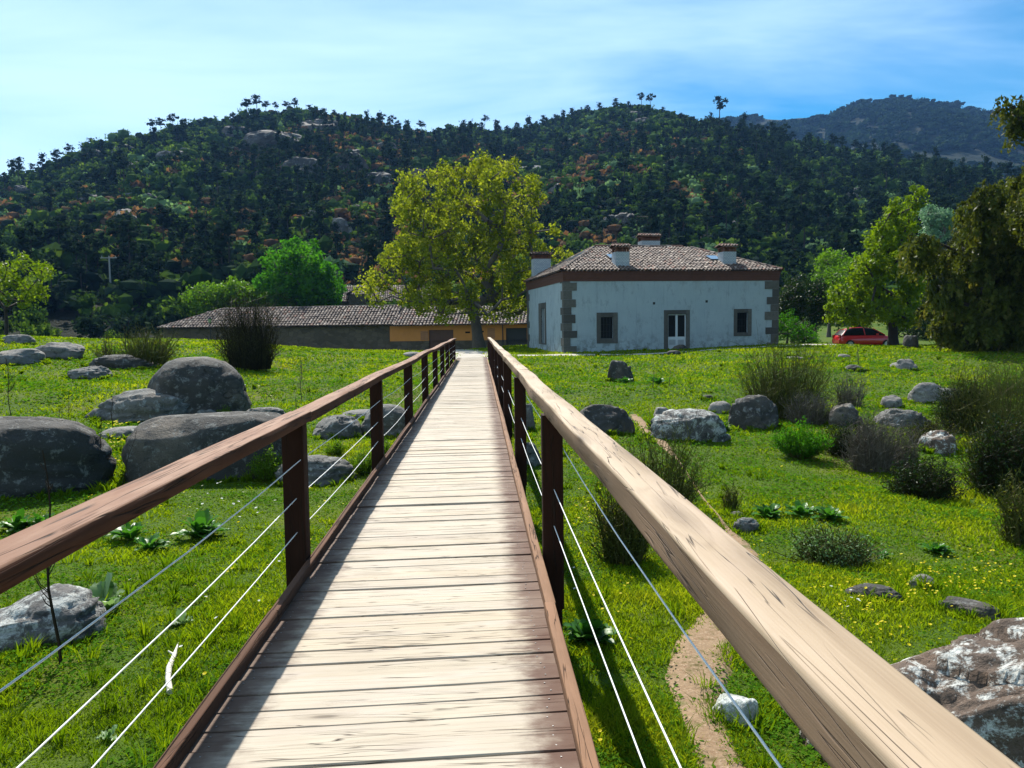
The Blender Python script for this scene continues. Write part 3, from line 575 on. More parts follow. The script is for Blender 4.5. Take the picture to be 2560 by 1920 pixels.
m.bx(dr[0], dr[1], .06, .11, .12, zp); m.bx(dm-.065, dm+.065, .06, .12, zp+.004, dr[3]); m.bx(dr[0]+.002, dr[0]+.05, .06, .11, zp+.004, dr[3]-.054); m.bx(dr[1]-.05, dr[1]-.002, .06, .11, zp+.004, dr[3]-.054); m.bx(dr[0]+.002, dm-.069, .06, .11, dr[3]-.05, dr[3]-.002); m.bx(dm+.069, dr[1]-.002, .06, .11, dr[3]-.05, dr[3]-.002)
m.build('leaf', M['paint_white'], f)
m = MB(); m.bx(dr[0], dr[1], .15, .18, zp, dr[3]); m.build('pane', M['glass_dark'], f)
for xa, xb in ((1245, 1293), (1312, 1360)):
    q = frect(xa, xb, 945, 985); m = MB(); m.bx(q[0], q[1], .035, .058, q[2], q[3])
    for zz_ in np.linspace(q[2]+.04, q[3]-.04, 5): m.bx(q[0]+.03, q[1]-.03, .02, .033, zz_-.012, zz_+.012)
    m.build('vent', M['paint_grey'], f)
f = stone_frame(swo, sw, 'side').build('window', M['quoin'], house)
m = MB(); m.bx(.14, .18, sw[0], sw[1], sw[2], sw[3]); m.build('pane', M['glass_dark'], f)
m = MB(); mid = sw[0]+(sw[1]-sw[0])*.42; m.bx(.05, .13, mid-.13, mid+.05, sw[2]+.02, sw[3]-.02); m.bx(.05, .13, sw[0]+.01, sw[0]+.08, sw[2]+.02, sw[3]-.02); m.build('frame', M['paint_white'], f)
def quoins(cx, cy, sx, sy, nm='quoin'):
    m = MB(); g = np.random.default_rng(int(cx*10+cy*3+5)); z = -.5; k = 0
    while z < HZ-.02:
        h = min(.47+.03*g.standard_normal(), HZ-z); a = .78 if k % 2 else .44; b = .44 if k % 2 else .78; a += .06*g.standard_normal(); b += .06*g.standard_normal(); e = .03+.008*g.random()
        x0, x1 = (cx-e, cx+a) if sx > 0 else (cx-a, cx+e); y0, y1 = (cy-e, cy+b) if sy > 0 else (cy-b, cy+e)
        m.bx(x0, x1, y0, y1, z+.004, z+h-.004, 0, g.random()); z += h; k += 1
    m.build(nm, M['quoin'], house)
quoins(0, 0, 1, 1); quoins(HW, 0, -1, 1); quoins(0, HD, 1, -1)
m = MB(); EZ = HZ
for k, (e, h) in enumerate(((.03, .16), (.05, .14), (.075, .16), (.10, .12))):
    m.bx(-e, HW+e, -e, .1, EZ+.002, EZ+h-.002); m.bx(-e, .1, .102, HD+e, EZ+.002, EZ+h-.002); m.bx(HW-.1, HW+e, .102, HD+e, EZ+.002, EZ+h-.002); m.bx(.102, HW-.102, HD-.1, HD+e, EZ+.002, EZ+h-.002); EZ += h
m.build('cornice', M['cornice'], house)
RZ = 6.75; oh = .16; e0 = (-oh, -oh, EZ+.01); e1 = (HW+oh, -oh, EZ+.01); e2 = (HW+oh, HD+oh, EZ+.01); e3 = (-oh, HD+oh, EZ+.01); ra = (3.5, HD/2, RZ); rb = (HW-3.6, HD/2, RZ)
m = MB(); tile_roof(m, [(e0, e1, rb, ra), (e3, e0, ra, ra), (e1, e2, rb, rb), (e2, e3, ra, rb)], .235, .36, 4)
for a, b in ((e0, ra), (e1, rb), (e3, ra), (e2, rb), (ra, rb)): ridge_caps(m, a, b, 5)
roof = m.build('roof', TILE+[M['under']], house)
def roof_z(x, y):
    f1 = (y+oh)/(HD/2+oh); f2 = (x+oh)/(3.5+oh); f3 = (HW+oh-x)/(3.6+oh); f4 = (HD+oh-y)/(HD/2+oh); return EZ+.05+(RZ-EZ)*min(f1, f2, f3, f4, 1)
def chimney(x, y, w, d, ztop):
    zb = roof_z(x, y)-.35; m = MB(); zt = ztop-.50; m.bx(x-w/2, x+w/2, y-d/2, y+d/2, zb, zt)
    c = m.build('chimney', M['chimney'], roof)
    m = MB()
    for sx_ in (-1, 0, 1):
        for sy_ in (-1, 1): m.bx(x+sx_*(w/2-.07)-.06, x+sx_*(w/2-.07)+.06, y+sy_*(d/2-.07)-.06, y+sy_*(d/2-.07)+.06, zt+.002, zt+.23)
    m.bx(x-w/2+.14, x+w/2-.14, y-d/2+.14, y+d/2-.14, zt+.002, zt+.2)
    m.bx(x-w/2-.06, x+w/2+.06, y-d/2-.06, y+d/2+.06, zt+.232, zt+.27, 1)
    tile_roof(m, [((x-w/2-.1, y-d/2-.12, zt+.29), (x+w/2+.1, y-d/2-.12, zt+.29), (x+w/2+.1, y, zt+.44), (x-w/2-.1, y, zt+.44)), ((x+w/2+.1, y+d/2+.12, zt+.29), (x-w/2-.1, y+d/2+.12, zt+.29), (x-w/2-.1, y, zt+.44), (x+w/2+.1, y, zt+.44))], .2, .3, int(x*7)+3)
    ridge_caps(m, (x-w/2-.1, y, zt+.41), (x+w/2+.12, y, zt+.41), 3, .09, .3)
    m.build('cap', [TILE[3], TILE[3], TILE[2], M['cornice'], TILE[0], M['under']], c)
def chpos(zx, yy):  # local x where chimney centre is seen if it stands at local depth yy
    return fac(zx, 300, 'front', yy)[0]
def loc_px(x, y, z=5.5):   # zoom-3 x of a local point
    wx = pL[0]+x*ca-y*sa; wy = pL[1]+x*sa+y*ca; q = RCn.T @ (np.array([wx, wy, z])-CAM); return (1280+F*q[0]/-q[2]-1280)/.31646
chimney(chpos(857, 1.0), 1.0, .86, .8, fac(857, 190, 'front', 1.0)[1]); chimney(chpos(1082, 7.0), 7.0, 1.3, .85, fac(1082, 110, 'front', 7.0)[1])
chimney(chpos(1698, 1.5), 1.5, .86, .8, fac(1698, 190, 'front', 1.5)[1]); CH4 = min((abs(loc_px(x_, y_)-215), x_, y_) for x_ in (.9,) for y_ in np.arange(2, 10.6, .1)); chimney(CH4[1], CH4[2], 1.25, .85, fac(215, 255, 'front', CH4[2])[1]); print('CH4', CH4)
def skylight(x, y, w, h):
    n = Vector((0, -(RZ-EZ)/(HD/2+oh), 1)).normalized(); ang = math.atan2(RZ-EZ, HD/2+oh); R = np.array(Matrix.Rotation(ang, 3, 'X')); zc = roof_z(x, y)+.10
    m = MB(); m.box((x, y, zc), (w, h, .08), 0, R); s = m.build('skylight', M['metal_dark'], roof); m = MB(); m.box((x-n[0]*0, y+n[1]*.045, zc+n[2]*.045), (w-.1, h-.1, .02), 0, R); m.build('pane', M['glass_sky'], s)
skylight(fac(1590, 338, 'front', 2.3)[0], 2.3, .75, 1.0); skylight(fac(798, 325, 'front', 2.6)[0], 2.6, .7, 1.0)
m = MB(); ang = math.atan2(RZ-EZ, 3.5+oh); R = np.array(Matrix.Rotation(-ang, 3, 'Y')); m.box((1.9, 4.6, roof_z(1.9, 4.6)+.13), (1.1, .8, .08), 0, R); m.build('skylight', M['glass_sky'], roof)
ax, _ = fac(988, 150, 'front', 6.2); m = MB(); m.tube([(ax, 6.2, RZ-.1), (ax, 6.2, RZ+2.2)], .025, 6)
for q in (1.9, 2.1): m.tube([(ax-.05, 6.2, RZ+q), (ax+.75, 6.1, RZ+q+.05)], .015, 5)
for q in np.linspace(.0, .7, 6): m.tube([(ax+q, 5.9, RZ+2.12), (ax+q, 6.35, RZ+2.12)], .008, 4)
m.build('antenna', M['metal_dark'], roof)
for zx, zy in ((1122, 658), (1537, 643)):
    u_, z_ = fac(zx, zy); m = MB(); m.bx(u_-.07, u_+.07, -.02, .0, z_-.07, z_+.07); m.bx(u_-.04, u_+.04, -.03, -.021, z_-.04, z_+.04); m.build('vent', M['metal_dark'], house)
# ------------------------------------------------------------------ long low barn
bz = 80.0
b0 = P(404/S, 822/S, bz+3); b1 = P(1400/S, 808/S, bz-1.5); bv = b1[:2]-b0[:2]; BL = float(np.hypot(*bv)); BA = math.atan2(bv[1], bv[0]); BD = 7.0
barn = thing('barn', 'long low barn with barrel tile roof, stone and orange walls behind the big tree', 'barn', (b0[0], b0[1], 0), BA)
cb_, sb_ = math.cos(BA), math.sin(BA)
def bf(zx, zy):
    px = 350+zx*.45208; py = 700+zy*.45208; r = ray(px, py); f = lambda p: np.array([(p[0]-b0[0])*cb_+(p[1]-b0[1])*sb_, -(p[0]-b0[0])*sb_+(p[1]-b0[1])*cb_, p[2]])
    a = f(CAM); b = f(CAM+r)-a; t = -a[1]/b[1]; q = a+b*t; return q[0], q[2]
xs_split = bf(1380, 330)[0]; ez1 = bf(700, 262)[1]; ez2 = bf(1700, 250)[1]; zs_st = bf(1500, 338)[1]
def brect(x0, x1, y0, y1): a, zt = bf(x0, y0); b, zb = bf(x1, y1); return a, b, zb, zt
big = brect(1595, 1733, 277, 395); gar = brect(2022, 2140, 266, 395); sh1 = brect(1550, 1592, 283, 333); sh2 = brect(1920, 1962, 267, 322); v1 = brect(1796, 1824, 285, 294); v2 = brect(1872, 1900, 281, 290)
big = (big[0], big[1], -1.2, big[3]); gar = (gar[0], gar[1], -1.2, gar[3])
m = MB(); wall_holes(m, (0, .3, 0), (1, 0, 0), (0, -1, 0), xs_split, -1.5, ez1, [], .3, 1)
m.add([(0, .3, -1.5), (0, BD, -1.5), (0, BD, ez1), (0, .3, ez1)], [(0, 1, 2, 3)], 1)
sh = lambda h: (h[0]-xs_split, h[1]-xs_split, h[2], h[3])
wall_holes(m, (xs_split, .15, 0), (1, 0, 0), (0, -1, 0), BL-xs_split, zs_st, ez2, [sh((big[0], big[1], zs_st, big[3])), sh((gar[0], gar[1], zs_st, gar[3])), sh(v1), sh(v2)], .3, 0)
wall_holes(m, (xs_split, .12, 0), (1, 0, 0), (0, -1, 0), BL-xs_split, -1.5, zs_st, [sh((big[0], big[1], -1.5, zs_st)), sh((gar[0], gar[1], -1.5, zs_st))], .3, 1)
m.add([(xs_split, .12, -1.5), (xs_split, .3, -1.5), (xs_split, .3, ez2), (xs_split, .12, ez2)], [(0, 1, 2, 3)], 0)
m.build('wall', [M['orange'], M['rubble']], barn)
m = MB(); m.bx(big[0], big[1], .32, .38, -1.4, big[3]); m.bx((big[0]+big[1])/2-.02, (big[0]+big[1])/2+.02, .30, .318, -1.4, big[3]-.05); m.build('door', M['door_brown'], barn)
m = MB(); m.bx(gar[0], gar[1], .32, .38, -1.4, gar[3]); m.build('door', M['door_dark'], barn)
for q in (sh1, sh2): m = MB(); m.bx(q[0], q[1], .10, .146, q[2], q[3]); m.bx((q[0]+q[1])/2-.03, (q[0]+q[1])/2+.03, .08, .098, q[2], q[3]); m.build('shutter', M['shutter'], barn)
for q in (v1, v2): m = MB(); m.bx(q[0], q[1], .32, .36, q[2], q[3]); m.build('window', M['glass_dark'], barn)
dpx = bf(2005, 300)[0]; m = MB(); m.tube([(dpx, .08, -1.2), (dpx, .08, ez2-.05)], .05, 8); m.build('drainpipe', M['metal_dark'], barn)
rz1 = bf(900, 138)[1]+.15; hx = 5.3; step = bf(1380, 200)[0]+.6
rise = (3.95-ez1); yr = BD/2; rz1 = 4.0; rz2 = 3.75
m = MB(); tile_roof(m, [((-.3, -.3, ez1+.05), (step, -.3, ez1+.05), (step, yr, rz1), (hx, yr, rz1)), ((-.3, BD+.3, ez1+.05), (-.3, -.3, ez1+.05), (hx, yr, rz1), (hx, yr, rz1)), ((step, -.45, ez2), (BL, -.45, ez2), (BL, yr, rz2), (step, yr, rz2))], .35, .5, 9)
m.add([(hx, yr, rz1), (BL, yr, rz2), (BL, BD+.4, ez1), (-.3, BD+.3, ez1)], [(0, 1, 2, 3)], 5); m.add([(step, -.3, ez1+.05), (step, yr, rz1+.05), (step, yr, rz2-.2), (step, -.3, ez2-.1)], [(0, 1, 2, 3)], 1)
ridge_caps(m, (hx, yr, rz1), (step, yr, rz1), 8); ridge_caps(m, (step, yr, rz2), (BL, yr, rz2), 11); ridge_caps(m, (-.3, -.3, ez1+.05), (hx, yr, rz1), 12)
m.build('roof', TILE+[M['under']], barn)
# farmhouse behind, only its gabled roof rises over the barn
fp = P(778, 690, 108.0); fh = thing('farmhouse', 'small farmhouse roof with a gable peeping over the barn roof left of the big tree', 'house', (fp[0]+.8, fp[1], .2), .05)
m = MB(); m.bx(-4, 9, 0, 7, -1, 5.2); m.bx(-2.2, .2, -.8, -.01, 4.6, 6.2); m.build('wall', M['rubble'], fh)
m = MB(); tile_roof(m, [((-4.3, -.3, 5.2), (9.3, -.3, 5.2), (9.3, 3.5, 7.6), (-3, 3.5, 7.6))], .3, .5, 6); m.add([(-4.3, 7.3, 5.2), (9.3, 7.3, 5.2), (9.3, 3.5, 7.6), (-3, 3.5, 7.6)], [(0, 1, 2, 3)], 5)
tile_roof(m, [((-2.6, 1.2, 6.2), (-2.6, -1, 6.2), (-1, -1, 7.0), (-1, 1.2, 7.0)), ((.6, -1, 6.2), (.6, 1.2, 6.2), (-1, 1.2, 7.0), (-1, -1, 7.0))], .3, .4, 7)
m.build('roof', TILE+[M['under']], fh)
# ------------------------------------------------------------------ plants
def leaves(m, C, size, rg, mat=0, aspect=.62, up=.0, rnd=None):
    """rhombic leaf faces at centres C"""
    n = len(C); d = rg.standard_normal((n, 3)); d[:, 2] += up; d /= np.linalg.norm(d, axis=1)[:, None]
    a = rg.standard_normal((n, 3)); s = np.cross(d, a); s /= np.linalg.norm(s, axis=1)[:, None]+1e-9
    L = (np.asarray(size)*(.7+.6*rg.random(n)))[:, None]; w = L*aspect*.5
    V = np.stack([C-d*L*.5, C+s*w+d*L*.05, C+d*L*.5, C-s*w+d*L*.05], 1)
    rn = rg.random(n) if rnd is None else rnd
    m.add(V.reshape(-1, 3), np.arange(4*n).reshape(n, 4), mat, None, np.repeat(rn, 4))
def inpoly(x, y, poly):
    c = False; n = len(poly)
    for i in range(n):
        x1, y1 = poly[i]; x2, y2 = poly[i-1]
        if (y1 > y) != (y2 > y) and x < (x2-x1)*(y-y1)/(y2-y1)+x1: c = not c
    return c
def crown_blobs(poly, Z, depth, n, r, rg, inset=.75):
    poly = [tuple(q) for q in poly]; xs_ = [q[0] for q in poly]; ys_ = [q[1] for q in poly]; out = []; px = r*inset*F/S/Z; cx = (min(xs_)+max(xs_))/2; hw = (max(xs_)-min(xs_))/2; tries = 0
    while len(out) < n and tries < n*200:
        tries += 1; x = rg.uniform(min(xs_), max(xs_)); y = rg.uniform(min(ys_), max(ys_))
        if not all(inpoly(x+px*math.cos(a), y+px*math.sin(a), poly) for a in np.arange(8)*math.pi/4): continue
        dd = depth*math.sqrt(max(.08, 1-((x-cx)/hw)**2)); z = rg.uniform(-dd, dd); p = P(x, y, Z+z)
        if any(np.linalg.norm(p-q[:3]) < r*.62 for q in out) and tries < n*120: continue
        out.append(np.array([*p, r*rg.uniform(.75, 1.2)]))
    return out
def skeleton(m, base, fork, blobs, r0, rg, mat=0, sway=.25):
    base = np.array(base, float); fork = np.array(fork, float); nodes = []; par = []
    for q in np.linspace(0, 1, 6): nodes.append(base+(fork-base)*q+np.array([math.sin(q*3), math.cos(q*2.3)-1, 0])*sway*.3*q); par.append(len(nodes)-2)
    first = len(nodes)-1; order = sorted(range(len(blobs)), key=lambda i: np.linalg.norm(blobs[i][:3]-fork))
    for i in order:
        c = blobs[i][:3]; N = np.array(nodes); d = np.linalg.norm(N-c, axis=1)+.6*np.maximum(0, N[:, 2]-c[2]+.3)+np.where(np.arange(len(N)) < first-1, 50, 0)
        j = int(np.argmin(d)); a = nodes[j]; k = max(1, int(np.linalg.norm(c-a)/.9)); prev = j
        for q in range(1, k+1):
            f = q/k; pt = a+(c-a)*f; pt = pt+np.array([0, 0, .18*math.sin(f*math.pi)*np.linalg.norm(c-a)])+rg.standard_normal(3)*.05*(q < k)
            nodes.append(pt); par.append(prev); prev = len(nodes)-1
    cnt = np.zeros(len(nodes))
    leaf = set(range(len(nodes)))-set(par)
    for l in leaf:
        j = l
        while j >= 0: cnt[j] += 1; j = par[j]
    tot = cnt[0]; rad_ = r0*np.maximum(cnt/tot, .004)**.5; rad_ = np.maximum(rad_, .018)
    for j in range(first+1):      # root flare and trunk taper
        rad_[j] = r0*(1.28-.28*min(1, j/1.5) if j < 2 else 1-.04*j)
    for j in range(1, len(nodes)):
        p_ = par[j]; ra_ = rad_[p_] if (p_ <= first and j <= first) else min(rad_[p_], rad_[j]*1.25); m.tube([nodes[p_], nodes[j]], [ra_, rad_[j]], 7 if rad_[j] > .06 else 4, mat, False, rg.random())
    return nodes
def tree(name, label, cat, base, fork, blobs, r0, leafmat_, nl, ls, seed, bark='bark', droop=0.0, group=None, twigs=4, aspect=.62):
    rg = np.random.default_rng(seed); t = thing(name, label, cat, base, 0, group)
    m = MB(); skeleton(m, base, fork, blobs, r0, rg)
    for b in blobs:
        for _ in range(twigs):
            d = rg.standard_normal(3); d[2] = abs(d[2])*.6; d /= np.linalg.norm(d); e = b[:3]+d*b[3]*.8; m.tube([b[:3], (b[:3]+e)/2+rg.standard_normal(3)*.06, e], [.02, .014, .008], 3, 0, False)
    m.build('trunk', M[bark], t, base, True)
    m = MB()
    for b in blobs:
        n = int(nl*(b[3]**2)/1.0); d = rg.standard_normal((n, 3)); d /= np.linalg.norm(d, axis=1)[:, None]; q = b[3]*rg.random(n)**.42
        # sub-clumps so the crown breaks into sprays
        k = 7; cc = rg.standard_normal((k, 3)); cc /= np.linalg.norm(cc, axis=1)[:, None]; cc *= b[3]*.72; ci = rg.integers(0, k, n); C = b[:3]+np.where(rg.random((n, 1)) < .7, cc[ci]+d*(q*.42)[:, None], d*q[:, None])
        C[:, 2] -= droop*rg.random(n)*b[3]
        leaves(m, C, ls, rg, 0, aspect, -.2, np.clip(rg.random(n)*.7+.3*rg.random(), 0, 1))
    m.build('crown', M[leafmat_], t, base); return t
rg = np.random.default_rng(11)
# the big plane tree
gb, Zt = G(1030, 757); Zt = 60.0; base = P(1036, 757, Zt); base[2] = Hs(base[0], base[1])-.05
poly = [(1050,322),(1110,338),(1160,380),(1185,440),(1205,488),(1240,490),(1240,560),(1195,605),(1165,650),(1135,700),(1050,695),(960,700),(880,678),(795,668),(765,622),(795,580),(828,540),(848,480),(845,420),(868,372),(925,362),(970,342)]
bl = crown_blobs(poly, Zt, 4.6, 210, .90, rg, .55)
tree('plane_tree', 'big spreading tree with yellow-green leaves at the far end of the footbridge', 'tree', base, P(1022, 668, Zt), bl, .47, 'leaf_plane', 205, .25, 1)
# round green tree, pale shrubby trees behind the barn
base = P(655, 700, 96); base[2] = -.5; bl = crown_blobs([(650,516),(700,530),(735,560),(748,600),(748,670),(640,690),(560,680),(545,640),(552,590),(570,545),(610,522)], 96, 5, 75, 1.5, rg, .7)
tree('round_tree', 'round dense dark green tree behind the barn roof', 'tree', base, P(655, 670, 96), bl, .4, 'leaf_green', 130, .42, 2)
for i, (cx, top, w, lab) in enumerate(((440, 612, 80, 'low bright green tree at the left end behind the barn roof'), (510, 604, 90, 'bright green bushy tree in the middle of three behind the barn roof'), (590, 618, 90, 'low bright green tree touching the round dark green tree behind the barn'))):
    base = P(cx, 700, 92+i); base[2] = -.5
    bl = crown_blobs([(cx-w*.6, 690), (cx-w*.62, 650), (cx-w*.4, top+12), (cx, top-3), (cx+w*.42, top+10), (cx+w*.62, 650), (cx+w*.6, 690)], 92+i, 3, 34, 1.15, rg, .6)
    tree('bushy_tree', lab, 'tree', base, P(cx, 680, 92+i), bl, .22, 'leaf_bright', 130, .34, 30+i, group='bright green trees behind the barn')
base = P(12, 745, 50); base[2] = Hs(base[0], base[1])-.05
bl = crown_blobs([(-60,560),(-20,548),(40,545),(95,560),(112,580),(100,600),(118,612),(95,630),(108,655),(70,660),(40,675),(0,665),(-40,670),(-80,640)], 50, 2.4, 46, .62, rg, .6)
tree('young_tree', 'yellow-green young tree with a thin dark trunk at the left edge of the meadow', 'tree', base, P(14, 668, 50), bl, .13, 'leaf_lime', 330, .19, 4, 'bark_dark')
# trees at the right by the car
base = P(1930, 757, 50); base[2] = Hs(base[0], base[1])-.1
poly = [(1950,393),(1985,400),(2018,425),(2000,450),(1985,470),(1975,500),(1985,540),(1990,600),(2000,660),(1990,700),(1940,715),(1880,705),(1830,700),(1775,690),(1770,660),(1800,650),(1790,620),(1840,590),(1850,560),(1870,540),(1865,500),(1850,470),(1875,450),(1910,455),(1925,425)]
bl = crown_blobs(poly, 50, 3.2, 88, .72, rg, .6)
tree('lime_tree', 'tall lime green tree whose dark trunk stands in front of the red car', 'tree', base, P(1925, 690, 50), bl, .34, 'leaf_lime', 560, .22, 5, 'bark_dark')
base = P(1862, 738, 62); base[2] = Hs(base[0], base[1])-.1
bl = crown_blobs([(1800,560),(1850,540),(1880,560),(1890,640),(1860,700),(1790,700),(1762,660),(1770,610)], 62, 2.5, 30, .85, rg, .6)
tree('slender_tree', 'small light green tree growing behind the roof of the red car', 'tree', base, P(1862, 690, 62), bl, .15, 'leaf_bright', 240, .22, 6, 'bark_dark')
base = P(1790, 740, 75); base[2] = Hs(base[0], base[1])
bl = crown_blobs([(1745,600),(1760,560),(1800,530),(1840,535),(1850,600),(1830,660),(1760,660)], 75, 2.5, 34, 1.0, rg, .6)
tree('leafy_tree', 'mid green tree behind the dark hedge right of the white house', 'tree', base, P(1790, 690, 75), bl, .2, 'leaf_bright', 200, .28, 7)
base = P(2030, 740, 78); base[2] = Hs(base[0], base[1])
bl = crown_blobs([(1985,470),(2000,448),(2040,445),(2062,470),(2060,500),(2030,530),(1995,520)], 78, 2.2, 26, .9, rg, .5)
tree('pale_tree', 'pale blue-green treetop between the lime green tree and the drooping dark tree', 'tree', base, P(2030, 600, 78), bl, .22, 'leaf_pale', 220, .26, 8)
for i, (cx, cy, w, h, Z, lab, lm) in enumerate(((1712, 640, 62, 105, 60, 'tall dark bush right against the corner of the white house', 'leaf_dark'), (1760, 650, 66, 100, 64, 'dark evergreen bush behind the low shrubs right of the house', 'leaf_dark'), (1840, 668, 70, 80, 72, 'dark evergreen bush far behind the red car', 'leaf_dark'), (2000, 690, 90, 100, 66, 'dark bush in shade behind the rocks beside the red car', 'leaf_dark'))):
    base = P(cx, cy+h*.8, Z); base[2] = Hs(base[0], base[1])-.1
    bl = crown_blobs([(cx-w*.55, cy+h*.55), (cx-w*.6, cy), (cx-w*.4, cy-h*.45), (cx, cy-h*.55), (cx+w*.45, cy-h*.4), (cx+w*.6, cy+h*.1), (cx+w*.55, cy+h*.6)], Z, 1.8, 30, .8, rg, .55)
    tree('evergreen_bush', lab, 'bush', base, P(cx, cy+h*.4, Z), bl, .15, lm, 260, .2, 40+i)
for i, (cx, cy, w, h, Z, lab) in enumerate(((1700, 700, 60, 50, 49.5, 'rounded green shrub touching the right corner of the white house'), (1735, 718, 58, 44, 49, 'rounded green shrub at the edge of the lawn right of the house'))):
    base = P(cx, cy+h*.55, Z); base[2] = Hs(base[0], base[1])-.05
    bl = crown_blobs([(cx-w*.5, cy+h*.6), (cx-w*.55, cy), (cx-w*.3, cy-h*.45), (cx+w*.1, cy-h*.55), (cx+w*.5, cy-h*.2), (cx+w*.55, cy+h*.6)], Z, 1.0, 20, .45, rg, .5)
    tree('round_shrub', lab, 'shrub', base, P(cx, cy+h*.3, Z), bl, .07, 'leaf_green', 700, .10, 50+i)
# drooping dark trees on the right edge
def droop_tree(name, label, base, fork, blobs, r0, seed, strands=26, ls=.13, mat='leaf_droop'):
    rg = np.random.default_rng(seed); t = thing(name, label, 'tree', base); m = MB(); skeleton(m, base, fork, blobs, r0, rg); m.build('trunk', M['bark_dark'], t, base, True)
    m = MB()
    for b in blobs:
        k = int(strands*b[3]**1.5); d = rg.standard_normal((k, 3)); d /= np.linalg.norm(d, axis=1)[:, None]; st = b[:3]+d*b[3]*(rg.random(k)**.5)[:, None]*.85
        ln = rg.uniform(.4, 1.5, k)*b[3]; n = 26; f = np.linspace(0, 1, n)
        out = d[:, None, :]*np.array([1, 1, 0])*(f*.35)[None, :, None]; C = st[:, None, :]+out; C[:, :, 2] -= (f[None]**1.3)*ln[:, None]-.12*np.sin(f*3.1)[None]; C = C+rg.standard_normal(C.shape)*.06
        C = C.reshape(-1, 3); rn = np.clip(np.repeat(rg.random(k)*.6, n)+np.tile(f, k)*.35, 0, 1); leaves(m, C, ls, rg, 0, .42, -1.3, rn)
    m.build('crown', M[mat], t, base); return t
base = P(2130, 790, 36); base[2] = Hs(base[0], base[1])-.1
poly = [(2030,560),(2060,500),(2080,440),(2120,400),(2170,375),(2215,400),(2290,420),(2330,520),(2330,760),(2220,790),(2120,780),(2060,760),(2010,700),(1985,690),(1975,620),(1960,560),(1955,515),(1990,498),(2025,510)]
bl = crown_blobs(poly, 36, 3.4, 90, .75, rg, .55)
droop_tree('drooping_tree', 'broad dark tree with drooping olive foliage filling the right edge of the view', base, P(2130, 620, 36), bl, .4, 61, 62, .24)
base = P(2330, 830, 30); base[2] = Hs(base[0], base[1])-.1
poly = [(2190,190),(2240,180),(2400,220),(2450,500),(2400,650),(2260,640),(2215,480),(2180,330),(2160,270),(2135,285),(2125,240),(2150,215)]
bl = crown_blobs(poly, 30, 1.8, 46, .55, rg, .55)
droop_tree('tall_drooping_tree', 'tall drooping tree at the right edge whose top bough hangs against the sky', base, P(2330, 620, 30), bl, .35, 62, 70, .19)
# ------------------------------------------------------------------ hillside wood
def proto_pine(seed, umbrella):
    rg = np.random.default_rng(seed); m = MB(); h = 10.0; bend = rg.uniform(-.5, .5)
    pts = [(bend*math.sin(q*2)*.6, 0, q*h*.96) for q in np.linspace(0, 1, 6)]; m.tube(pts, np.linspace(.2, .05, 6), 5, 1, False)
    if umbrella: z0, z1 = .55, 1.0
    else: z0, z1 = .18, 1.0
    for k in range(13 if umbrella else 20):
        f = rg.random() if umbrella else (k+.5)/20; z = h*((.68 if umbrella else z0)+(.32 if umbrella else z1-z0)*f); w = (2.3*math.sin(math.pi*min(1, f*.75+.2)) if umbrella else 2.1*(1-f)**.75*(.75+.5*rg.random())+.25)
        a = rg.random()*6.28; rr_ = w*rg.uniform(.3, .9); c = np.array([math.cos(a)*rr_+bend*.4, math.sin(a)*rr_, z]); m.tube([(bend*.4, 0, z-.4), c], [.05, .02], 3, 1, False)
        n = 11; C = c+rg.standard_normal((n, 3))*np.array([.62, .62, .34]); leaves(m, C, .62, rg, 0, .7)
        if k % 2 == 0: lump(m, c, (.75, .75, .5), rg)
    return m
def lump(m, c, r, rg, sub=1):
    bm = bmesh.new(); bmesh.ops.create_icosphere(bm, subdivisions=sub, radius=1); V = np.array([v.co[:] for v in bm.verts]); Fc = np.array([[q.index for q in f.verts] for f in bm.faces]); bm.free()
    m.add(V*np.array(r)*(1+.22*rg.standard_normal((len(V), 1)))+np.array(c), Fc, 0, None, rg.random()*.6)
def proto_round(seed, n=110, w=1.0, h=1.0, sz=.5, lk=1.0):
    rg = np.random.default_rng(seed); m = MB(); m.tube([(0, 0, -.3), (.1, 0, h*1.2)], [.12, .05], 4, 1, False); k = 8; cc = rg.standard_normal((k, 3))*np.array([w*.5, w*.5, h*.3])+np.array([0, 0, h*.9])
    for q in range(4 if n > 100 else 2): lump(m, cc[q]*np.array([.8, .8, 1]), (w*.6*lk, w*.6*lk, h*.5*lk), rg)
    
    ci = rg.integers(0, k, n); d = rg.standard_normal((n, 3)); d /= np.linalg.norm(d, axis=1)[:, None]; C = cc[ci]+d*np.array([w*.62, w*.62, h*.5])*(rg.random((n, 1))**.4); C[:, 2] = np.maximum(C[:, 2], .05); leaves(m, C, sz, rg, 0, .75); return m
PM = [proto_pine(s, s % 3 == 0) for s in range(6)]; RM = [proto_round(100+s, 120, 1.5, 1.6, .55) for s in range(5)]; SM = [proto_round(200+s, 60, .8, .55, .42) for s in range(4)]
def mesh_of(mb, name, mats): o = mb.build(name, mats); me = o.data; bpy.data.objects.remove(o); return me
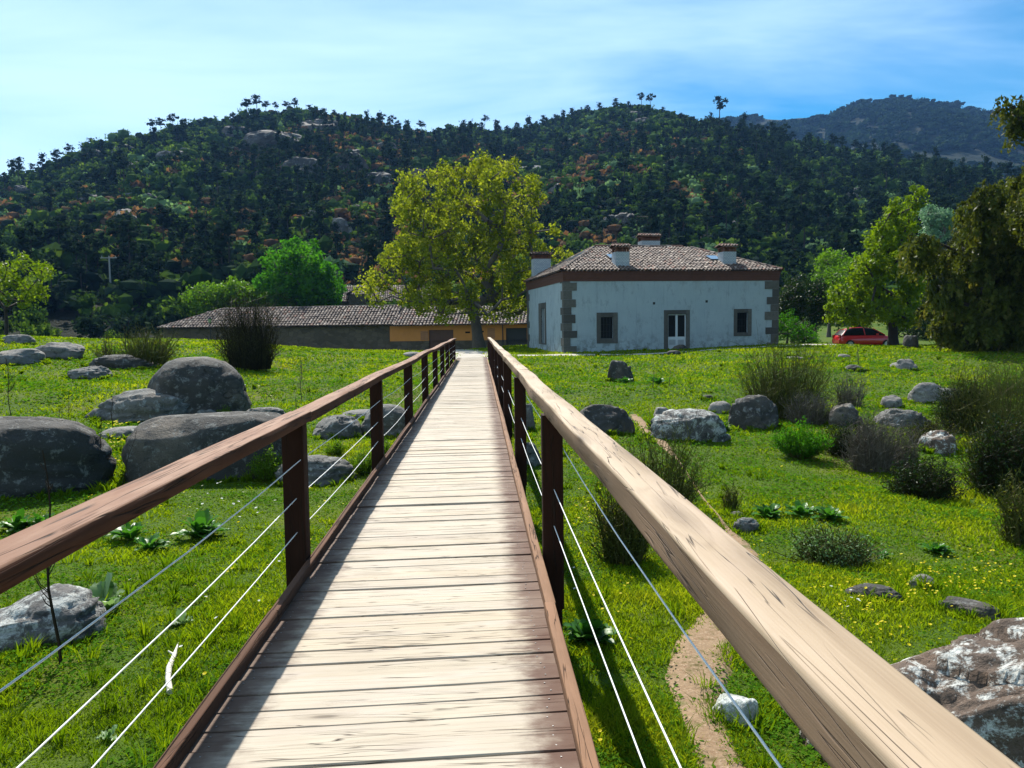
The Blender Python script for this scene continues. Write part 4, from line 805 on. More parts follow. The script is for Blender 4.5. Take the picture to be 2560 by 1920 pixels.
def scatter(mb, protos, pos, scl, rg, rndlo=0):
    for q in range(len(protos)):
        pr = protos[q]; V0 = np.vstack(pr.V); R0_ = np.concatenate(pr.R); sel = np.where(np.arange(len(pos)) % len(protos) == q)[0]
        if not len(sel): continue
        th = rg.random(len(sel))*6.28; c, s = np.cos(th), np.sin(th); sc_ = scl[sel]; sz_ = sc_*rg.uniform(.85, 1.2, len(sel))
        x = (V0[None, :, 0]*c[:, None]-V0[None, :, 1]*s[:, None])*sc_[:, None]+pos[sel, 0:1]; y = (V0[None, :, 0]*s[:, None]+V0[None, :, 1]*c[:, None])*sc_[:, None]+pos[sel, 1:2]; z = V0[None, :, 2]*sz_[:, None]+pos[sel, 2:3]
        off = (np.arange(len(sel))*len(V0))[:, None, None]; tr = np.clip(R0_[None]*.55+rg.random((len(sel), 1))*.5, 0, 1)
        first = True
        for k in (3, 4):
            if pr.F[k]:
                f = np.vstack(pr.F[k]); FF = (f[None]+off).reshape(-1, k); MM = np.tile(np.concatenate(pr.M[k]), len(sel))
                if first: mb.add(np.stack([x, y, z], -1).reshape(-1, 3), FF, MM, None, tr.ravel()); first = False
                else: n0 = mb.n-len(sel)*len(V0); mb.F[k].append(FF+n0); mb.M[k].append(MM); mb.U[k].append(np.zeros((len(FF), k, 2)))
rg = np.random.default_rng(77)
def hill_pts(n, r_lo=R0+6, az_lo=-.72, az_hi=.76, rmax=1.03):
    a = rg.uniform(az_lo, az_hi, n); rc = rcrest(a)*rmax; r = np.sqrt(rg.random(n)*(rc**2-r_lo**2)+r_lo**2); z = Hn(a, r); return np.stack([r*np.sin(a), r*np.cos(a), z-.2], 1), a, r
pos, a_, r_ = hill_pts(2700); dens = fbm(pos[:, 0]/45, pos[:, 1]/45, 0, 91, 3); keep = (dens > -.16+.12*np.sin(a_*9)) & ((r_ < rcrest(a_)*.90) | ((a_ > -.02) & (rg.random(len(a_)) < .5))); pos, a_, r_ = pos[keep], a_[keep], r_[keep]
scl = rg.uniform(.55, 1.12, len(pos))**1.6*np.where(r_ > rcrest(a_)*.93, .7, 1); order = np.argsort(-(scl/r_)); ind = order[:270]; rest = order[270:]
pine_me = [mesh_of(p, 'pine_tree', [M['hl_pine'], M['bark_dark']]) for p in PM]
def zone(a):
    return ('dark pine on the wooded slope at the far left', 'dark pine on the wooded slope above the barn', 'dark pine on the wooded slope above the white house', 'dark pine on the wooded slope at the right')[0 if a < -.3 else 1 if a < -.02 else 2 if a < .3 else 3]
for i in ind:
    o = bpy.data.objects.new('pine_tree', pine_me[i % 6]); sc.collection.objects.link(o); o.location = pos[i]; o.scale = (scl[i],)*3; o.rotation_euler = (0, 0, rg.random()*6.28); tag(o, zone(a_[i]), 'pine', zone(a_[i]).replace('dark pine', 'dark pines'))
m = MB(); scatter(m, PM, pos[rest], scl[rest], rg); tag(m.build('pine_wood', [M['hl_pine'], M['bark_dark']]), 'dense dark pine wood covering the near hillside', 'wood', None, 'stuff')
# pines standing on the ridge against the sky
sky = [(0,388,22,0,'leaning'),(45,372,26,1,'small'),(70,362,24,1,'small bushy'),(122,352,34,1,'small round topped'),(146,335,40,2,'tall thin leaning'),(180,320,30,0,'dark'),(198,312,34,0,'dark'),(250,300,38,3,'broad'),(272,300,30,3,'broad'),
       (332,288,44,1,'tall umbrella'),(348,282,40,1,'tall umbrella'),(372,276,36,1,'umbrella'),(432,272,26,1,'small umbrella'),(455,270,22,1,'small'),(484,266,26,0,'small dark'),(535,258,44,1,'umbrella'),(556,254,42,1,'umbrella'),(575,250,38,1,'umbrella'),(596,250,30,2,'thin'),(620,246,34,1,'umbrella'),(637,248,30,1,'umbrella'),(668,250,30,0,'dark conical'),(700,252,26,0,'dark conical'),(722,254,24,0,'dark conical'),
       (826,284,34,1,'flat topped'),(845,286,34,1,'flat topped'),(862,292,28,2,'leaning'),(912,300,34,1,'umbrella'),(968,282,20,0,'small'),(1004,276,24,0,'dark'),(1046,286,32,2,'thin wind-bent'),(1096,288,26,0,'dark conical'),(1118,284,28,0,'dark leaning'),(1172,274,26,0,'dark conical'),(1200,268,24,0,'small dark'),(1236,256,28,0,'dark'),(1268,246,32,0,'dark conical'),(1296,240,34,0,'tall conical'),(1330,238,28,0,'dark conical'),(1358,238,26,0,'dark'),(1386,238,40,1,'tall umbrella'),(1404,240,36,1,'umbrella'),(1432,248,24,0,'dark'),(1470,262,24,0,'dark conical'),(1500,270,22,0,'dark'),(1528,276,28,1,'small umbrella'),(1554,280,58,1,'lone tall umbrella')]
names = ['above the barn end', 'above the round tree', 'above the plane tree', 'above the white house', 'near the far hill']
for i, (dx, dy, hp, kind, adj) in enumerate(sky):
    a, e = azel(dx, dy+2); r = float(rcrest(a))*.985; x, y = r*math.sin(a), r*math.cos(a); z = float(Hn(np.array([a]), np.array([r]))[0]); s = 1.08*hp/ (F/S/r) /10.0*rg.uniform(.85, 1.15)
    k = {0: [1, 2, 5, 5][i % 4], 1: [0, 3][i % 2], 2: 3, 3: -1}[kind]; nm = 'ridge_pine'
    me = pine_me[k] if k >= 0 else None
    if me is None:
        me = mesh_of(proto_round(500+i, 420, 1.5, 1.5, .3, 1.0), 'ridge_tree', [M['hl_pale'], M['bark_dark']]); s *= 3.2; nm = 'ridge_tree'
    o = bpy.data.objects.new(nm, me); sc.collection.objects.link(o); o.location = (x, y, z-.3); s *= (.8 if kind == 0 else 1); w = s*(1.7 if kind == 0 else .9 if kind != 1 else 1.15); o.scale = (w, w, s); o.rotation_euler = (0, .12 if kind == 2 else 0, rg.random()*6.28)
    tag(o, f'{adj} {"tree" if nm == "ridge_tree" else "pine"} on the hill skyline, number {i+1} from the left', 'pine' if nm == 'ridge_pine' else 'tree', 'trees standing on the hill skyline')
# bushes at the foot of the hill, beyond the meadow crest
VM = [proto_round(400+q, 620, 1.5, 1.5, .34, .55) for q in range(3)]
vb_me = [[mesh_of(p, 'valley_bush', [M[q], M['bark_dark']]) for p in VM] for q in ('hl_green', 'leaf_bright', 'hl_pine')]
for i in range(64):
    a = rg.uniform(-.66, -.10) if i < 46 else rg.uniform(.32, .62); r = rg.uniform(62, 112) if i < 46 else rg.uniform(72, 112); x, y = r*math.sin(a), r*math.cos(a)
    if -38 < x < 8 and y < 90: y = rg.uniform(92, 108)
    c_ = int(rg.choice(3, p=[.55, .15, .3])); o = bpy.data.objects.new('valley_bush', vb_me[c_][i % 3]); sc.collection.objects.link(o); s_ = rg.uniform(.55, 1.5)*(1.2 if y > 90 else .8); o.location = (x, y, Hs(x, y)-.2); o.scale = (s_, s_, s_*rg.uniform(.8, 1.3)); o.rotation_euler = (0, 0, rg.random()*6.28)
    nm_ = ('green', 'bright green', 'dark green')[c_]+' bush in the dip beyond the meadow '+('at the left' if x < 0 else 'at the right'); tag(o, nm_, 'bush', nm_.replace('bush', 'bushes'))
# broadleaf trees and shrubs
for nm, n, mt, lab, prot, lo, hi, sd_ in (('hillside_trees', 1900, 'hl_green', 'green broadleaf trees among the pines on the hillside', RM, .9, 2.0, 5), ('pale_hillside_trees', 420, 'hl_pale', 'pale green trees dotted over the hillside', RM, .8, 1.8, 6),
                                      ('rusty_shrubs', 6500, 'hl_brown', 'rust brown shrubs on the rocky hillside', SM, 1.6, 3.6, 7), ('hillside_scrub', 8500, 'hl_green', 'low green scrub covering the hillside', SM, 1.2, 3.2, 8), ('dark_scrub', 7000, 'hl_pine', 'dark scrub between the hillside pines', SM, 1.4, 3.6, 9)):
    p2, a2, r2 = hill_pts(n)
    if mt == 'hl_brown':
        d2 = fbm(p2[:, 0]/60, p2[:, 1]/60, 0, 55, 3)+.35*np.exp(-((a2+.12)/.12)**2)-.18*(a2 > .05); kk = d2 > .10; p2, a2 = p2[kk], a2[kk]
    m = MB(); scatter(m, prot, p2, rg.uniform(lo, hi, len(p2)), rg); tag(m.build(nm, [M[mt], M['bark_dark']]), lab, 'scrub' if 'scrub' in nm or 'shrub' in nm else 'trees', None, 'stuff')
# far hill wood
a2 = rg.uniform(.06, .78, 9500); r2 = np.sqrt(rg.random(9500)*(1290**2-500**2)+500**2); r2 = np.where(rg.random(9500) < .22, rg.uniform(562, 760, 9500), np.maximum(r2, 562)); p2 = np.stack([r2*np.sin(a2), r2*np.cos(a2), Hf(a2, r2)-.5], 1); kp = (fbm(p2[:, 0]/110, p2[:, 1]/110, 0, 3, 3) > -.22) | (r2 < 780); p2 = p2[kp]
m = MB(); scatter(m, SM, p2, rg.uniform(3.5, 8.5, len(p2)), rg); tag(m.build('far_wood', [M['hl_pine'], M['bark_dark']]), 'dark blue-green wood on the far hill', 'wood', None, 'stuff')
# ------------------------------------------------------------------ rocks
def rock_mesh(w, d, h, seed, p=2.7, rough=.16, sub=5, slope=0.0, flat_=.0):
    bm = bmesh.new(); bmesh.ops.create_icosphere(bm, subdivisions=sub, radius=1); V = np.array([v.co[:] for v in bm.verts]); Fc = np.array([[q.index for q in f.verts] for f in bm.faces]); bm.free()
    V = V/((np.abs(V)**p).sum(1)**(1/p))[:, None]; n = fbm(V[:, 0]*1.3+seed*7.7, V[:, 1]*1.3, V[:, 2]*1.3, seed, 5, .55); r2_ = fbm(V[:, 0]*.7+seed*3, V[:, 1]*.7, V[:, 2]*.7, seed+40, 2)
    cg = np.random.default_rng(seed+500)
    for q in range(9 if rough > .1 else 4):
        nn = cg.standard_normal(3); nn[2] = nn[2]*.8+.1; nn /= np.linalg.norm(nn); dd = V @ nn; lim = dd.max()*(cg.uniform(.72, .93) if rough > .1 else cg.uniform(.86, .96)); V = V-nn*(np.maximum(0, dd-lim)*.88)[:, None]
    st = 1-np.abs(fbm(V[:, 0]*.8+seed, V[:, 1]*.8, V[:, 2]*3.2, seed+90, 3)); V = V*(1+rough*1.2*n+rough*1.3*r2_-rough*.5*(st > .93))[:, None]
    V = V*(1+(.030*fbm(V[:, 0]*4.5+seed, V[:, 1]*4.5, V[:, 2]*6, seed+61, 4, .6)-.03*np.maximum(0, .25-np.abs(fbm(V[:, 0]*1.6, V[:, 1]*1.6+seed, V[:, 2]*3.4, seed+62, 2)))*4*.5))[:, None]
    V = V*np.array([w/2, d/2, h]); V[:, 2] += slope*V[:, 0]; V[:, 2] = np.where(V[:, 2] > h*.98, h*.98+(V[:, 2]-h*.98)*.4, V[:, 2]); return V, Fc
def rock(x0, x1, top, basey, label, mat=0, seed=1, p=2.6, depth=.8, rough=.16, name='boulder', slope=0.0, cat='boulder', Zset=None, rz=0.0, lift=0.0, sub=5, sink=.35):
    g, Z = G((x0+x1)/2, basey)
    if Zset: g = P((x0+x1)/2, basey, Zset); g[2] = Hs(g[0], g[1]); Z = Zset
    k = Z*S/F; w = (x1-x0)*k; d = w*depth; Zc = Z+d*.38; w = (x1-x0)*Zc*S/F; dirv = ray((x0+x1)/2*S, basey*S); c = np.array([g[0]+dirv[0]*d*.38, g[1]+dirv[1]*d*.38, 0]); c[2] = Hs(c[0], c[1])
    ptop = P((x0+x1)/2, top, Zc); h = max(.05, ptop[2]-c[2]+lift); V, Fc = rock_mesh(w*1.04, d, h, seed, p, rough, sub, slope)
    V[:, 2] = np.where(V[:, 2] < 0, V[:, 2]*sink, V[:, 2]); a = -math.atan2(dirv[0], dirv[1])+rz; R = np.array([[math.cos(a), -math.sin(a)], [math.sin(a), math.cos(a)]]); V[:, :2] = V[:, :2] @ R.T
    m = MB(); m.add(V+c, Fc); o = m.build(name, GR[mat], None, tuple(c), True); tag(o, label, cat); return o, c, w, h
RK = [(322,527,770,905,'tallest smooth rounded dark boulder in the left meadow',2,1,2.7,.95,.085,0),(205,425,838,912,'sloping grey boulder leaning against the tallest dark boulder',0,2,2.2,.7,.16,.0),(292,640,893,1035,'long dark block of granite behind the brown handrail',2,3,4.2,.5,.085,.0),
 (-110,232,898,1070,'huge boulder with pale top cut by the left edge',2,4,3.0,.7,.095,-.14),(-30,92,752,788,'low pale granite slab at the far left edge',3,5,2.4,.6,.12,0),(72,182,738,776,'pale humped granite slab right of the leftmost slab',3,6,2.4,.6,.12,0),(10,72,722,744,'small pale slab near the meadow crest by the young tree',3,7,2.3,.7,.12,0),
 (150,245,790,820,'low grey rock in the grass left of the tallest boulder',0,8,2.2,.7,.16,0),(196,338,765,797,'flat dark rock behind the thin broom bush',2,9,2.3,.6,.15,0),(222,322,922,950,'flat pale stone in yellow grass beside the huge left boulder',3,10,2.3,.8,.1,0),(420,470,880,910,'small pointed rock between the two biggest left boulders',0,31,2.2,.7,.2,0),
 (676,782,893,948,'grey rock just right of the first left post',0,11,2.3,.8,.14,0),(772,898,873,945,'grey boulder behind the second left post',0,12,2.3,.8,.14,0),(600,757,982,1050,'low grey rock under the wires by the first left post',0,13,2.2,.8,.16,0),(530,612,880,905,'small grey rock seen above the brown handrail',0,14,2.3,.7,.14,0),
 (735,838,884,905,'thin pale slab behind the rocks near the second left post',3,15,2.3,.7,.1,0),(868,912,760,772,'small pale stone by the far end of the left railing',3,16,2.4,.8,.1,0),(-60,212,1270,1410,'mottled lichen boulder in the lower left corner below the handrail',1,17,2.5,.9,.14,0),
 (1240,1362,873,938,'dark boulder beside the dirt trail just right of the bleached handrail',2,18,2.3,.7,.16,0),(1118,1158,872,930,'grey rock seen between the right posts, upper one',0,19,2.3,.9,.12,0),(1118,1166,955,1008,'grey rock seen between the right posts, lower one',0,20,2.3,.9,.12,0),
 (1403,1560,884,952,'large white patched granite block in the middle of the right meadow',1,21,3.2,.6,.17,0),(1405,1450,880,915,'brownish rock at the left end of the white patched block',3,32,2.4,.8,.16,0),(1528,1584,864,895,'pale rounded rock between the white patched block and the dark boulder',3,22,2.2,.8,.1,0),(1578,1684,850,930,'dark smooth boulder at the foot of the large broom bush',2,23,2.4,.7,.14,0),
 (1309,1363,778,824,'dark stump shaped rock on the lawn in front of the white house',2,24,3.2,.7,.24,0),(1580,1642,1116,1153,'small dark rock beside the trail under the leafy weeds',0,25,2.3,.8,.2,0),(1835,1942,1265,1298,'flat elongated dark stone in the flowery grass',2,26,2.8,.6,.16,0),(1963,2024,1241,1275,'small rounded brown stone right of the flat elongated stone',3,27,2.3,.8,.12,0),
 (2028,2152,1297,1332,'low brown slab just above the big lichen rock',2,28,2.3,.7,.15,0),(1530,1642,1500,1568,'white speckled stone beside the dirt trail',4,30,2.2,.9,.12,0),
 (1962,2038,824,872,'rounded pale boulder among scrub at the right',3,33,2.3,.8,.13,0),(2008,2082,838,874,'grey boulder right behind the rounded pale boulder',0,34,2.3,.8,.16,0),(1934,1978,774,800,'small pale stone on the sunny slope below the car',3,35,2.3,.8,.14,0),(1902,1950,850,882,'small pale rock beside the dry grey bushes',3,36,2.3,.8,.14,0),
 (1990,2072,928,982,'reddish dark boulder in the brambles at the right',5,37,2.3,.8,.16,0),(1885,2003,878,925,'grey brown boulder behind the dry grey twigs',0,38,2.4,.7,.16,0),(1826,1872,786,802,'flat dark stone on the slope below the car',2,39,2.3,.8,.14,0),(1810,1842,764,774,'tiny pale stone just below the red car',3,40,2.3,.8,.14,0),(1922,1952,782,796,'tiny pale stone right below the lime tree shade',3,41,2.3,.8,.14,0),
 (1790,1860,868,925,'brown shaded boulder behind the large broom bush',2,42,2.3,.8,.18,0),(1515,1540,852,864,'tiny dark stone on the lawn above the pale rounded rock',2,43,2.3,.8,.14,0),(1950,1984,724,752,'dark rock right of the trunk beside the car',2,44,2.5,.7,.18,0),(1290,1326,876,888,'thin flat dark rock behind the trail boulder',2,45,2.2,.8,.14,0),
 (1575,1610,1104,1118,'tiny grey stone above the small dark rock by the trail',0,46,2.3,.8,.2,0),(1440,1470,757,768,'dark stone lying against the house wall left of the door',2,47,2.5,.8,.12,0),(1690,1745,770,777,'flat pale stone edge on the track right of the house',3,48,2.4,.8,.1,0)]
ROCKS = []
for (x0, x1, tp, bs, lab, mt, sd_, p_, dp_, rg_, sl_) in RK:
    _o, c_, w_, h_ = rock(x0, x1, tp, bs, lab, mt, sd_, p_, dp_, rg_, 'boulder' if (x1-x0) > 60 else 'stone', sl_, 'boulder' if (x1-x0) > 60 else 'stone', sub=5 if (x1-x0) > 60 else 4); ROCKS.append((c_, w_, w_*dp_))
# big lichen rock in the lower right, sloping up to the right
g, Z = G(2120, 1570); c = P(2245, 1560, 3.75); c[2] = Hs(c[0], c[1])
V, Fc = rock_mesh(2.1, .95, .98, 76, 3.0, .13, 6, .34); a = -.35; R = np.array([[math.cos(a), -math.sin(a)], [math.sin(a), math.cos(a)]]); V[:, :2] = V[:, :2] @ R.T
m = MB(); m.add(V+c, Fc); tag(m.build('boulder', GR[5], None, tuple(c), True), 'big brown rock crusted with white lichen in the lower right corner', 'boulder')
o, *_ = rock(1385, 1412, 0, 0, 'x', 0, 1, Zset=44) if False else (None,)
gb_, _z = fac(1302, 1025); pw = np.array([pL[0]+gb_*ca+.45*sa, pL[1]+gb_*sa-.45*ca, 0]); pw[2] = Hs(pw[0], pw[1]); V, Fc = rock_mesh(.85, .5, .32, 81, 2.3, .12, 4); m = MB(); m.add(V+pw, Fc); tag(m.build('stone', GR[2], None, tuple(pw), True), 'dark rounded stone lying at the foot of the house door', 'stone')
# hillside outcrops
OUT = [(700,490,90,40,3),(640,500,70,30,0),(760,470,60,36,0),(733,520,70,60,3),(600,330,150,50,2),(760,380,90,60,2),(820,420,80,60,2),(650,380,100,50,2),(300,600,80,40,0),(250,560,60,30,0),(520,300,70,30,2),(830,330,60,30,0),(700,290,120,40,2),(1590,500,95,26,3),(1630,530,80,24,3),(1500,460,60,20,0),(1640,440,50,18,0),(180,640,70,30,0),(350,540,50,30,0),(900,400,50,40,2),(1760,480,40,14,0),(1330,330,70,20,2),(420,620,60,26,0),(130,480,50,30,2)]
rk_me = []
for s_ in range(5):
    V, Fc = rock_mesh(2, 1.6, 1, 300+s_, 2.6, .22, 4); m = MB(); m.add(V, Fc); rk_me.append([mesh_of(m, 'outcrop', [GR[q]]) for q in (2, 2, 0)])
def hill_hit(dx, dy):
    a, e = azel(dx, dy); r = np.linspace(R0, 520, 900); z = CAM[2]+e*r; h = Hn(np.full(900, a), r); i = int(np.argmax(z < h)); return a, r[i], h[i]
for i, (dx, dy, w, h, mt) in enumerate(OUT):
    a, r, z = hill_hit(dx, dy); k = r*S/F; o = bpy.data.objects.new('rock_outcrop', rk_me[i % 5][{0: 0, 2: 1, 3: 2}[mt]]); sc.collection.objects.link(o); o.location = (r*math.sin(a), r*math.cos(a), z-.5); o.scale = (w*k*.5, w*k*.4, h*k*.9); o.rotation_euler = (.1*math.sin(i), .25 if dx > 1500 else .15*math.cos(i*2), -a)
    tag(o, ('pale' if mt == 3 else 'dark' if mt == 2 else 'grey')+' granite outcrop on the hillside '+('above the white house' if dx > 1150 else 'above the barn' if dx > 560 else 'at the left'), 'rock', 'granite outcrops on the hillside')
a, r, z = hill_hit(733, 520); k = r*S/F  # white rock pieces added to paint in the glint off wet rock
for q, (dx_, w_, h_) in enumerate(((-4, 7, 34), (5, 6, 24))):
    V, Fc = rock_mesh(w_*k, 1.0, h_*k*.55, 700+q, 2.6, .16, 3); m = MB(); c = np.array([r*math.sin(a)+dx_*k, r*math.cos(a)-2.0, z-.3+q*.8]); m.add(V+c, Fc); o = m.build('rock', M['paint_white'], None, tuple(c)); tag(o, ('taller' if q == 0 else 'shorter')+' wet rock glint painted as a white streak on the hillside behind the round green tree', 'rock')
for i in range(130):
    a = rg.uniform(-.62, .62); r = rg.uniform(R0+15, float(rcrest(a))*.97); z = float(Hn(np.array([a]), np.array([r]))[0]); o = bpy.data.objects.new('rock_outcrop', rk_me[i % 5][i % 3]); sc.collection.objects.link(o); s_ = rg.uniform(1.2, 5.5); o.location = (r*math.sin(a), r*math.cos(a), z-.3); o.scale = (s_*1.3, s_, s_*rg.uniform(.5, .9)); o.rotation_euler = (rg.uniform(-.2, .2), rg.uniform(-.3, .3), rg.random()*6.28)
    tag(o, 'grey granite block half hidden in the hillside scrub', 'rock', 'granite blocks scattered in the hillside scrub')
# ------------------------------------------------------------------ shrubs, stalks, weeds
def broom(x0, x1, top, basey, label, seed, n=420, mats=('twig_olive',), lean=0.0, Zset=None, spread=.75, leafn=6, rad=.0045, name='broom_bush', cat='bush', ls=.035):
    rg = np.random.default_rng(seed); g, Z = G((x0+x1)/2, basey)
    w = (x1-x0)*Z*S/F; h = (basey-top)*Z*S/F; t = MB(); lv = MB()
    for k in range(n):
        a = rg.random()*6.283; q = math.sqrt(rg.random()); b = g+np.array([math.cos(a)*q*w*.34, math.sin(a)*q*w*.3, -.03]); e = np.array([math.cos(a)*q*w*.20*spread+lean*w*rg.random()+.09*w*rg.standard_normal(), math.sin(a)*q*w*.18+.08*w*rg.standard_normal(), h*(1.02-.3*q*q)*rg.uniform(.18, 1.08)])
        pts = [b+e*f*np.array([f**.5 if f else 0, f**.5 if f else 0, 1])+rg.standard_normal(3)*.035*h*f for f in (0, .3, .6, .85, 1)]
        r_ = max(rad, Z*.00028)*rg.uniform(.6, 1.5); t.tube(pts, [r_*1.6, r_*1.3, r_, r_*.7, r_*.35], 3, 0, False, rg.random())
        for _ in range(4):
            f = rg.uniform(.15, .9); i = min(3, int(f*4)); p_ = pts[i]+(pts[i+1]-pts[i])*rg.random(); d = rg.standard_normal(3)*.10*h; d[2] = abs(d[2])*.9+.05*h; t.tube([p_, p_+d*.5+rg.standard_normal(3)*.01, p_+d], [r_*.7, r_*.5, r_*.3], 3, 0, False, rg.random())
        if leafn:
            f = rg.uniform(.3, 1, leafn); P_ = np.array(pts); C = np.stack([np.interp(f*4, np.arange(5), P_[:, i]) for i in range(3)], 1)+rg.standard_normal((leafn, 3))*.035*h; leaves(lv, C, max(ls, Z*.0011), rg, 0, .4, .6)
    root = thing(name, label, cat, tuple(g)); t.build('stems', M[mats[0]], root, g)
    if leafn: lv.build('foliage', M[mats[-1]], root, g)
    return root
broom(478,605,628,796,'tall dark upright broom bush in front of the barn roof',1,480,('twig_dark','twig_olive'),0,None,1.0,7)
broom(262,375,700,790,'thin olive broom bush left of the tall dark broom',2,330,('twig_olive','twig_olive'),.1,None,1.1,5)
broom(205,262,722,775,'small sparse broom at the left behind the flat dark rock',21,60,('twig_olive','twig_olive'),-.1,None,1.1,4)
broom(1600,1782,735,900,'largest grey-green broom bush on the right meadow',3,520,('twig_olive','twig_olive'),.05,None,1.1,8)
broom(1700,1800,840,915,'low brown broom at the right foot of the largest broom',4,360,('twig_grey','twig_olive'),0,None,1.1,4)
broom(1340,1510,905,1110,'green broom bush right behind the bleached handrail',5,240,('twig_olive','twig_olive'),.05,None,1.1,8)
broom(1285,1410,1010,1215,'dark broom bush hugging the right side of the bridge',6,260,('twig_olive','twig_olive'),0,None,1.0,7)
broom(1255,1330,860,920,'small twiggy broom on top of the dark trail boulder',22,120,('twig_grey','twig_olive'),0,None,1.0,3)
broom(1830,1935,880,1015,'dry grey leafless bush in the middle of the right scrub',7,420,('twig_grey','twig_grey'),.0,None,1.1,2)
broom(1920,1985,905,1010,'thin dry grey bush right of the leafless one',8,160,('twig_grey','twig_olive'),.0,None,1.1,2)
broom(1800,1870,800,880,'pinkish brown sparse bush above the dry grey bush',9,140,('twig_grey','twig_grey'),.0,None,1.1,2)
broom(2040,2180,770,935,'dark tangled scrub bush under the drooping tree, left one',10,250,('twig_olive','leaf_droop'),.0,None,1.15,9)
broom(2120,2260,760,960,'dark tangled scrub bush at the right edge, upper one',11,250,('twig_olive','leaf_droop'),.0,None,1.15,9)
broom(2080,2240,880,1060,'olive bramble bush at the right edge, middle one',12,250,('twig_olive','leaf_droop'),.0,None,1.2,9)
broom(2160,2280,1000,1180,'dark bramble bush at the right edge, lowest one',13,170,('twig_olive','leaf_droop'),.0,None,1.2,9)
broom(1960,2060,900,960,'low dark bramble around the reddish boulder',14,260,('twig_dark','leaf_droop'),.0,None,1.2,9)
broom(1715,1880,1130,1215,'low grey-green wispy shrub in the right meadow grass',15,360,('twig_olive','leaf_woolly'),.0,None,1.2,7)
broom(1780,1900,905,985,'low dark bramble patch left of the dry grey bush',31,380,('twig_dark','leaf_dark'),0,None,1.2,8,ls=.05)
broom(1930,2060,985,1075,'low dark bramble patch spreading below the dry grey twigs',32,420,('twig_dark','leaf_dark'),0,None,1.2,9,ls=.05)
broom(2110,2240,900,1075,'dark leafy bramble thicket at the right edge below the olive bramble',35,520,('twig_dark','leaf_dark'),0,None,1.25,12,ls=.06)
broom(2030,2140,820,930,'dark leafy bramble thicket in the shade of the drooping tree',36,420,('twig_dark','leaf_dark'),0,None,1.25,12,ls=.06)
broom(1560,1600,1030,1105,'small sparse broom at the right of the green broom bush',16,60,('twig_olive','twig_olive'),.0,None,1.2,3)
def leafy(x0, x1, top, basey, label, seed, n=28, mat='leaf_weed', name='leafy_weed', broad=.32, upright=.5):
    rg = np.random.default_rng(seed); g, Z = G((x0+x1)/2, basey); w = (x1-x0)*Z*S/F; h = max((basey-top)*Z*S/F, .05); m = MB()
    for k in range(n):
        a = rg.random()*6.283; q = rg.random()**.6; el = (1-q)*1.0+.5; L = (w*.62*q+h*.85*(1-q))*rg.uniform(.7, 1.15); L = max(L, .05); d = np.array([math.cos(a), math.sin(a), 0]); s = np.array([-d[1], d[0], 0]); b = g+d*w*.06*rg.random()+np.array([0, 0, h*.25*(1-q)*rg.random()]); V = []; seg = 6; wd = L*broad
        for i in range(seg+1):
            f = i/seg; c = b+d*L*f*math.cos(el)+np.array([0, 0, L*f*math.sin(el)-L*.45*f*f*(1-.5*upright)]); ww = wd*.5*math.sin(math.pi*min(1, f*.93+.07))**.8; cu = np.array([0, 0, ww*.35]); wv = .012*math.sin(f*14+k); V += [c-s*ww+cu+np.array([0, 0, wv]), c, c+s*ww+cu-np.array([0, 0, wv])]
        Fq = []
        for i in range(seg): Fq += [(i*3, i*3+1, i*3+4, i*3+3), (i*3+1, i*3+2, i*3+5, i*3+4)]
        m.add(V, Fq, 0, None, rg.random())
    o = m.build(name, M[mat], None, tuple(g), True); tag(o, label, 'weed', 'leafy weeds in the grass'); return o
leafy(375,490,1085,1165,'bright leafy rosette in the middle of the grass left of the bridge',1,42); leafy(180,268,1210,1320,'broad grey-green mullein leaves above the wires',2,16,'leaf_woolly',broad=.55); leafy(205,260,1265,1330,'lower mullein rosette right beside the thin dark stalk',3,14,'leaf_woolly',broad=.5)
leafy(0,85,1085,1150,'leafy clump at the foot of the huge left boulder',4,40); leafy(50,130,1080,1150,'second leafy clump under the huge left boulder',5,34); leafy(280,360,1130,1190,'leaves poking out just above the brown handrail',6,20); leafy(225,345,1120,1165,'leafy patch hidden behind the brown handrail',8,26)
leafy(370,415,1295,1350,'pale woolly weed between the wires',7,9,'leaf_woolly',broad=.4); leafy(1215,1330,1290,1390,'big glossy leaves in the rail shadow beside the right post foot',9,26,broad=.45); leafy(2110,2230,1525,1640,'bright leaves in the lower right corner beneath the big rock',10,30,'leaf_bright')
leafy(1618,1700,1075,1120,'dark leafy clump left in the patch by the trail',11,40); leafy(1690,1770,1068,1118,'dark leafy clump in the middle of the patch by the trail',12,46); leafy(1750,1832,1080,1125,'dark leafy clump right in the patch by the trail',13,40); leafy(1880,1925,1180,1205,'small dark leafy weed right of the wispy shrub',14,20)
leafy(1395,1430,880,930,'green weed at the left end of the white patched block',15,40,'leaf_bright',upright=.8); leafy(1545,1580,895,935,'green weed at the right end of the white patched block',16,40,'leaf_bright',upright=.8); leafy(1985,2060,1160,1195,'leafy weed in the right meadow near the faint trail',17,26); leafy(205,262,1545,1600,'tiny woolly weed in the lower left grass',18,8,'leaf_woolly')
leafy(1330,1370,808,828,'small leafy weed beside the stump shaped rock',19,24); leafy(1395,1450,810,830,'small leafy weed on the lawn before the house',20,24)
